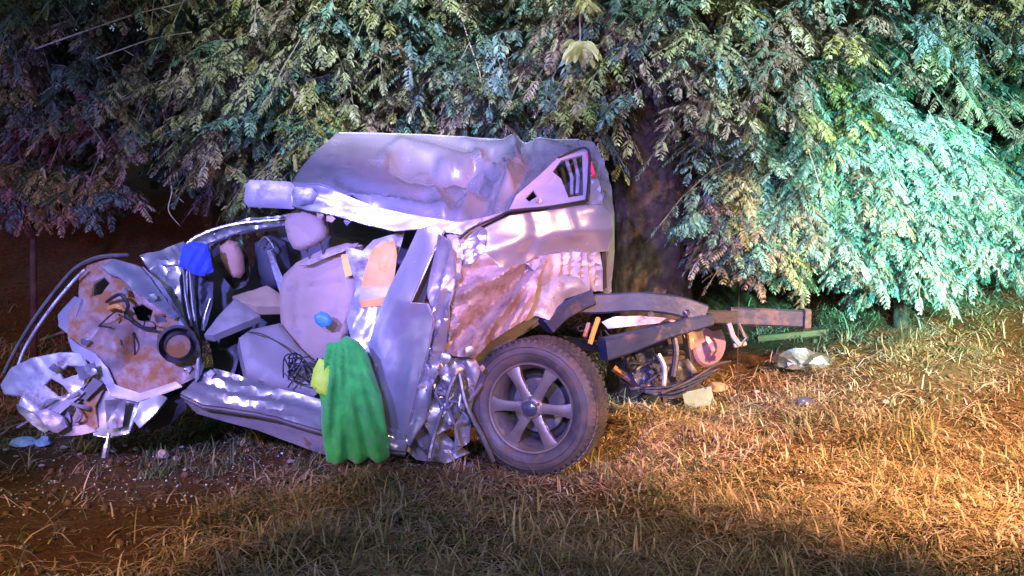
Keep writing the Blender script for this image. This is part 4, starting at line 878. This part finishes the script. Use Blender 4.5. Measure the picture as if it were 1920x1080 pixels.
def on_ground(name, label, cat, px, py, size, m, flat=.5, seed=1, group=None, cr=.3, sub=2, parts=None, rz=None):
    """irregular lump resting on the soil"""
    Yg = 6.2
    for _ in range(30):
        p = at(px, py, Yg); h = float(hgt(p.x, p.y)); Yg += (p.z - h) * 1.8
    p = at(px, py, Yg); p.z = float(hgt(p.x, p.y))
    r = random.Random(seed); bm = bmesh.new(); bmesh.ops.create_icosphere(bm, subdivisions=sub, radius=1)
    for v in bm.verts:
        q = np.array([list(v.co)]); d = 1 + cr * float(crumple(q, seed, .9)[0]); v.co *= d
        v.co.x *= size[0]; v.co.y *= size[1]; v.co.z = max(-.15, v.co.z) * size[2] + .02
    V = [tuple(v.co + p) for v in bm.verts]; F = [tuple(v.index for v in f.verts) for f in bm.faces]; bm.free()
    return tag(mk(name, V, F, M[m], origin=tuple(p), sharp=25), label, cat, group), p
on_ground('plastic_bottle_scrap', 'crushed pale blue plastic at the lower left, nearer the edge', 'plastic scrap', 45, 838, (.085, .06, .045), 'plasticb', seed=3, cr=.45)
on_ground('plastic_bottle_scrap', 'crushed pale blue plastic right of its twin at the lower left', 'plastic scrap', 82, 838, (.05, .05, .045), 'plasticb', seed=8, cr=.45)
on_ground('foam_block', 'small pinkish foam block on the soil under the crushed front', 'foam block', 305, 862, (.04, .035, .04), 'foam', seed=4, cr=.15)
on_ground('foil_heap', 'heap of crumpled silver foil beyond the torn chassis', 'foil', 1515, 690, (.20, .12, .11), 'foil', seed=15, cr=.9, sub=3)
on_ground('black_cap', 'small round black cap lying in the dry grass', 'cap', 1507, 762, (.072, .05, .05), 'hub', seed=6, cr=.15)
on_ground('foil_heap', 'small pale crumpled sheet in the grass below the brake drum', 'foil', 1345, 735, (.08, .08, .05), 'foam', seed=9, cr=.6)
def board(name, label, cat, a, b, wd, th, m, lift=0.01):
    def g_(q):
        Yg = 6.2
        for _ in range(30):
            p = at(q[0], q[1], Yg); Yg += (p.z - float(hgt(p.x, p.y)) - lift) * 1.8
        p = at(q[0], q[1], Yg); p.z = float(hgt(p.x, p.y)) + lift + th / 2; return p
    pa, pb = g_(a), g_(b); g = Geo(); n = 5
    g.beam([pa.lerp(pb, i / n) + Vector((0, random.uniform(-.005, .005), 0)) for i in range(n + 1)], wd, th)
    return tag(g.build(name, M[m], origin=tuple(pa)), label, cat)
board('wooden_board', 'orange brown broken board lying beyond the chassis rail', 'board', (1425, 640), (1552, 628), .10, .05, 'wood')
board('fallen_stick', 'thin pale stick lying behind the crushed front wing', 'stick', (75, 640), (300, 560), .02, .02, 'twig')
board('plastic_trim', 'pale teal plastic panel standing in the grass beside the wheel', 'panel', (1282, 770), (1336, 758), .02, .13, 'teal')
r_ = random.Random(31)
spots_ = [(30, 862), (10, 850), (120, 846), (150, 858), (235, 842), (255, 850), (340, 845), (78, 880), (420, 868), (545, 872), (880, 880), (1180, 790), (1215, 775), (1250, 765), (1420, 740), (1600, 700), (1580, 668), (1660, 760), (330, 868), (215, 852)]
for k, (x, y) in enumerate(spots_):
    s = r_.uniform(.016, .032)
    on_ground('scattered_fragment', 'small grey broken fragment scattered on the ground around the wreck', 'fragment', x, y, (s, s * r_.uniform(.6, 1), s * .6), r_.choice(['stone', 'foam', 'inner', 'stone']), seed=40 + k, cr=.6, sub=1, group='small fragments scattered round the wreck')

# ------------------------------------------------------------------ grass
def grass(name, label, N, seed, accept, lens, pal, width=.0038, lay=.6):
    r = np.random.default_rng(seed)
    Y = 3.9 + (10.2 - 3.9) * r.uniform(0, 1, N * 3) ** 1.15; X = r.uniform(-.53, .53, N * 3) * Y
    # clump
    nc = 1500; cy = 3.9 + 6.3 * r.uniform(0, 1, nc) ** 1.15; cx = r.uniform(-.53, .53, nc) * cy; ci = r.integers(0, nc, N * 3); m = r.uniform(0, 1, N * 3) < .65
    X = np.where(m, cx[ci] + r.normal(0, .05, N * 3), X); Y = np.where(m, cy[ci] + r.normal(0, .05, N * 3), Y)
    Z = hgt(X, Y); P = np.stack([X, Y, Z], -1); px, py = pix(P)
    a = accept(px, py, X, Y, r); keep = (r.uniform(0, 1, len(X)) < a); P = P[keep][:N]; px = px[keep][:N]; ci = ci[keep][:N]; n = len(P)
    ang = r.uniform(0, 2 * np.pi, n); L = r.uniform(*lens, n) * r.uniform(.7, 1.25, n)
    cl = r.uniform(.45, 1.5, nc) ** 1.3; L = L * cl[ci]; ca_ = r.uniform(0, 2 * np.pi, nc); ang = np.where(r.uniform(0, 1, n) < .6, ca_[ci] + r.normal(0, .6, n), ang)
    la = 1 - np.abs(r.normal(0, 1 - lay, n)) * np.where(cl[ci] > 1.3, 1.6, 1); la = np.clip(la, .1, .995)
    out_ = np.stack([np.cos(ang), np.sin(ang), 0 * ang], -1); up = np.array([0, 0, 1.])
    side = np.stack([-np.sin(ang), np.cos(ang), 0 * ang], -1)
    side = nrmz(side + np.array([.5, 0, 0])) * (width * r.uniform(.7, 1.5, n))[:, None]
    def q(t):
        return P + out_ * (L * la * t * (0.5 + .5 * t))[:, None] + up * (L * (np.sqrt(1 - la ** 2) * t * 1.15 - .35 * la * t * t * t) + .004)[:, None]
    c0, c1, c2, c3 = q(0), q(.35), q(.7), q(1.0)
    V = np.stack([c0 - side, c0 + side, c1 + side * .9, c1 - side * .9, c2 + side * .65, c2 - side * .65, c3 + side * .12, c3 - side * .12], 1).reshape(-1, 3)
    F = (np.arange(n)[:, None, None] * 8 + np.array([(0, 1, 2, 3), (3, 2, 4, 5), (5, 4, 6, 7)])[None]).reshape(-1, 4)
    pal = np.array(pal); ti = pal[(ci + r.integers(0, 3, n)) % len(pal)] * r.uniform(.6, 1.35, (n, 1))
    return tag(np_mesh(name, V, F, np.repeat(ti, 8, 0), M['grass']), label, 'grass', kind='stuff')
def soil_and_shade_zone(px, py):
    left = (py > 850) & (px < 480 - np.clip(py - 900, 0, 400) * 1.5) & (px > -200)  # cast shadow from out of view, drawn as a patch of thinned grass
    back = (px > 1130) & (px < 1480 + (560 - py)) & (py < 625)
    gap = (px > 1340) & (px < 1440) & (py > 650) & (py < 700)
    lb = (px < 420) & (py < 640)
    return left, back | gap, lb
def acc_main(px, py, X, Y, r):
    l, b, lb = soil_and_shade_zone(px, py); a = np.ones(len(px)); a[l] = .035; a[b] = .03; a[lb] = .04
    under = (px > 180) & (px < 1180) & (Y > 6.02) & (Y < 7.4); a[under] = .15
    a *= np.clip(.55 + .75 * np.sin(X * 3.1 + 1 + Y) * np.sin(Y * 4.3 + X * .7) + .35 * np.sin(X * 9 + Y * 7), .35, 1)
    return a
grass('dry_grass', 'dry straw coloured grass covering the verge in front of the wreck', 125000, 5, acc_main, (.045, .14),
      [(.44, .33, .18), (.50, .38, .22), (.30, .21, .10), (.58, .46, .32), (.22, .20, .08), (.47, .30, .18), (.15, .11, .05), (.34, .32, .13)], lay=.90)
def acc_green(px, py, X, Y, r):
    a = .35 * (np.sin(X * 1.9 + .5) * np.sin(Y * 2.3 + X) > .1); l, b, lb = soil_and_shade_zone(px, py); a = a.astype(float); a[l] = .05; a[b] = .05
    a[(px > 260) & (px < 620) & (py > 760) & (py < 900)] = 1.0
    a[(px > 1500) & (px < 1850) & (py > 740) & (py < 830)] += .4
    return a
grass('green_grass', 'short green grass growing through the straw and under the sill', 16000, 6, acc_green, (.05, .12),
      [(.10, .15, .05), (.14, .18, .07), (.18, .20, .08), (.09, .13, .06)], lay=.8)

def acc_long(px, py, X, Y, r):
    l, b, lb = soil_and_shade_zone(px, py); a = (.5 + .5 * np.sin(X * 5.3 + 2) * np.sin(Y * 6.1 + X * 2)) ** 1.5 + .05; a[l] = .04; a[b] = .03; a[lb] = .03
    a[(px > 100) & (px < 1180) & (Y > 5.9) & (Y < 7.4)] = 0
    return a
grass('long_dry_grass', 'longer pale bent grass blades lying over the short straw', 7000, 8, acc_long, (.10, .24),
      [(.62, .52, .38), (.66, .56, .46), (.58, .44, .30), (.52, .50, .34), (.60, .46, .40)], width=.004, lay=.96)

# soil clods and glass crumbs too small and many to count
def crumbs(name, label, cat, N, seed, region, size, m, lift=.3):
    r = np.random.default_rng(seed); V = []; F = []
    X = r.uniform(region[0], region[1], N); Y = r.uniform(region[2], region[3], N)
    base = np.array([(-1, -1, -1), (1, -1, -1), (1, 1, -1), (-1, 1, -1), (-.7, -.6, 1), (.6, -.7, 1), (.7, .6, 1), (-.6, .7, 1)], float)
    sz = size[0] + (size[1] - size[0]) * r.uniform(0, 1, N) ** 3
    P = np.stack([X, Y, hgt(X, Y) + sz * lift], -1)
    vv = base[None] * r.uniform(.6, 1.3, (N, 8, 3)) * sz[:, None, None]
    a = r.uniform(0, 6.28, N); c, s_ = np.cos(a)[:, None], np.sin(a)[:, None]
    vv = np.stack([vv[..., 0] * c - vv[..., 1] * s_, vv[..., 0] * s_ + vv[..., 1] * c, vv[..., 2] * .7], -1) + P[:, None]
    f = np.array([(0, 3, 2, 1), (4, 5, 6, 7), (0, 1, 5, 4), (1, 2, 6, 5), (2, 3, 7, 6), (3, 0, 4, 7)])
    F = (np.arange(N)[:, None, None] * 8 + f[None]).reshape(-1, 4); t = np.ones((N * 8, 3))
    o = np_mesh(name, vv.reshape(-1, 3), F, t, m); return tag(o, label, cat, kind='stuff')
clod = mat('brown_soil_clod', [(.09, .05, .02), (.17, .10, .05)], .95, 0, 8, bump=.4)
glass = mat('tempered_glass_crumb', [(.50, .58, .58), (.70, .78, .78)], .12, 0, 8, coat=.5)
crumbs('soil_clods', 'small brown soil clods strewn over the bare ground', 'soil', 2600, 3, (-3.4, 3.6, 4.0, 8.6), (.004, .022), clod)
crumbs('glass_crumbs', 'glittering crumbs of broken glass on the ground along the wreck', 'glass', 700, 4, (-2.9, 1.6, 5.2, 6.3), (.003, .007), glass, .8)
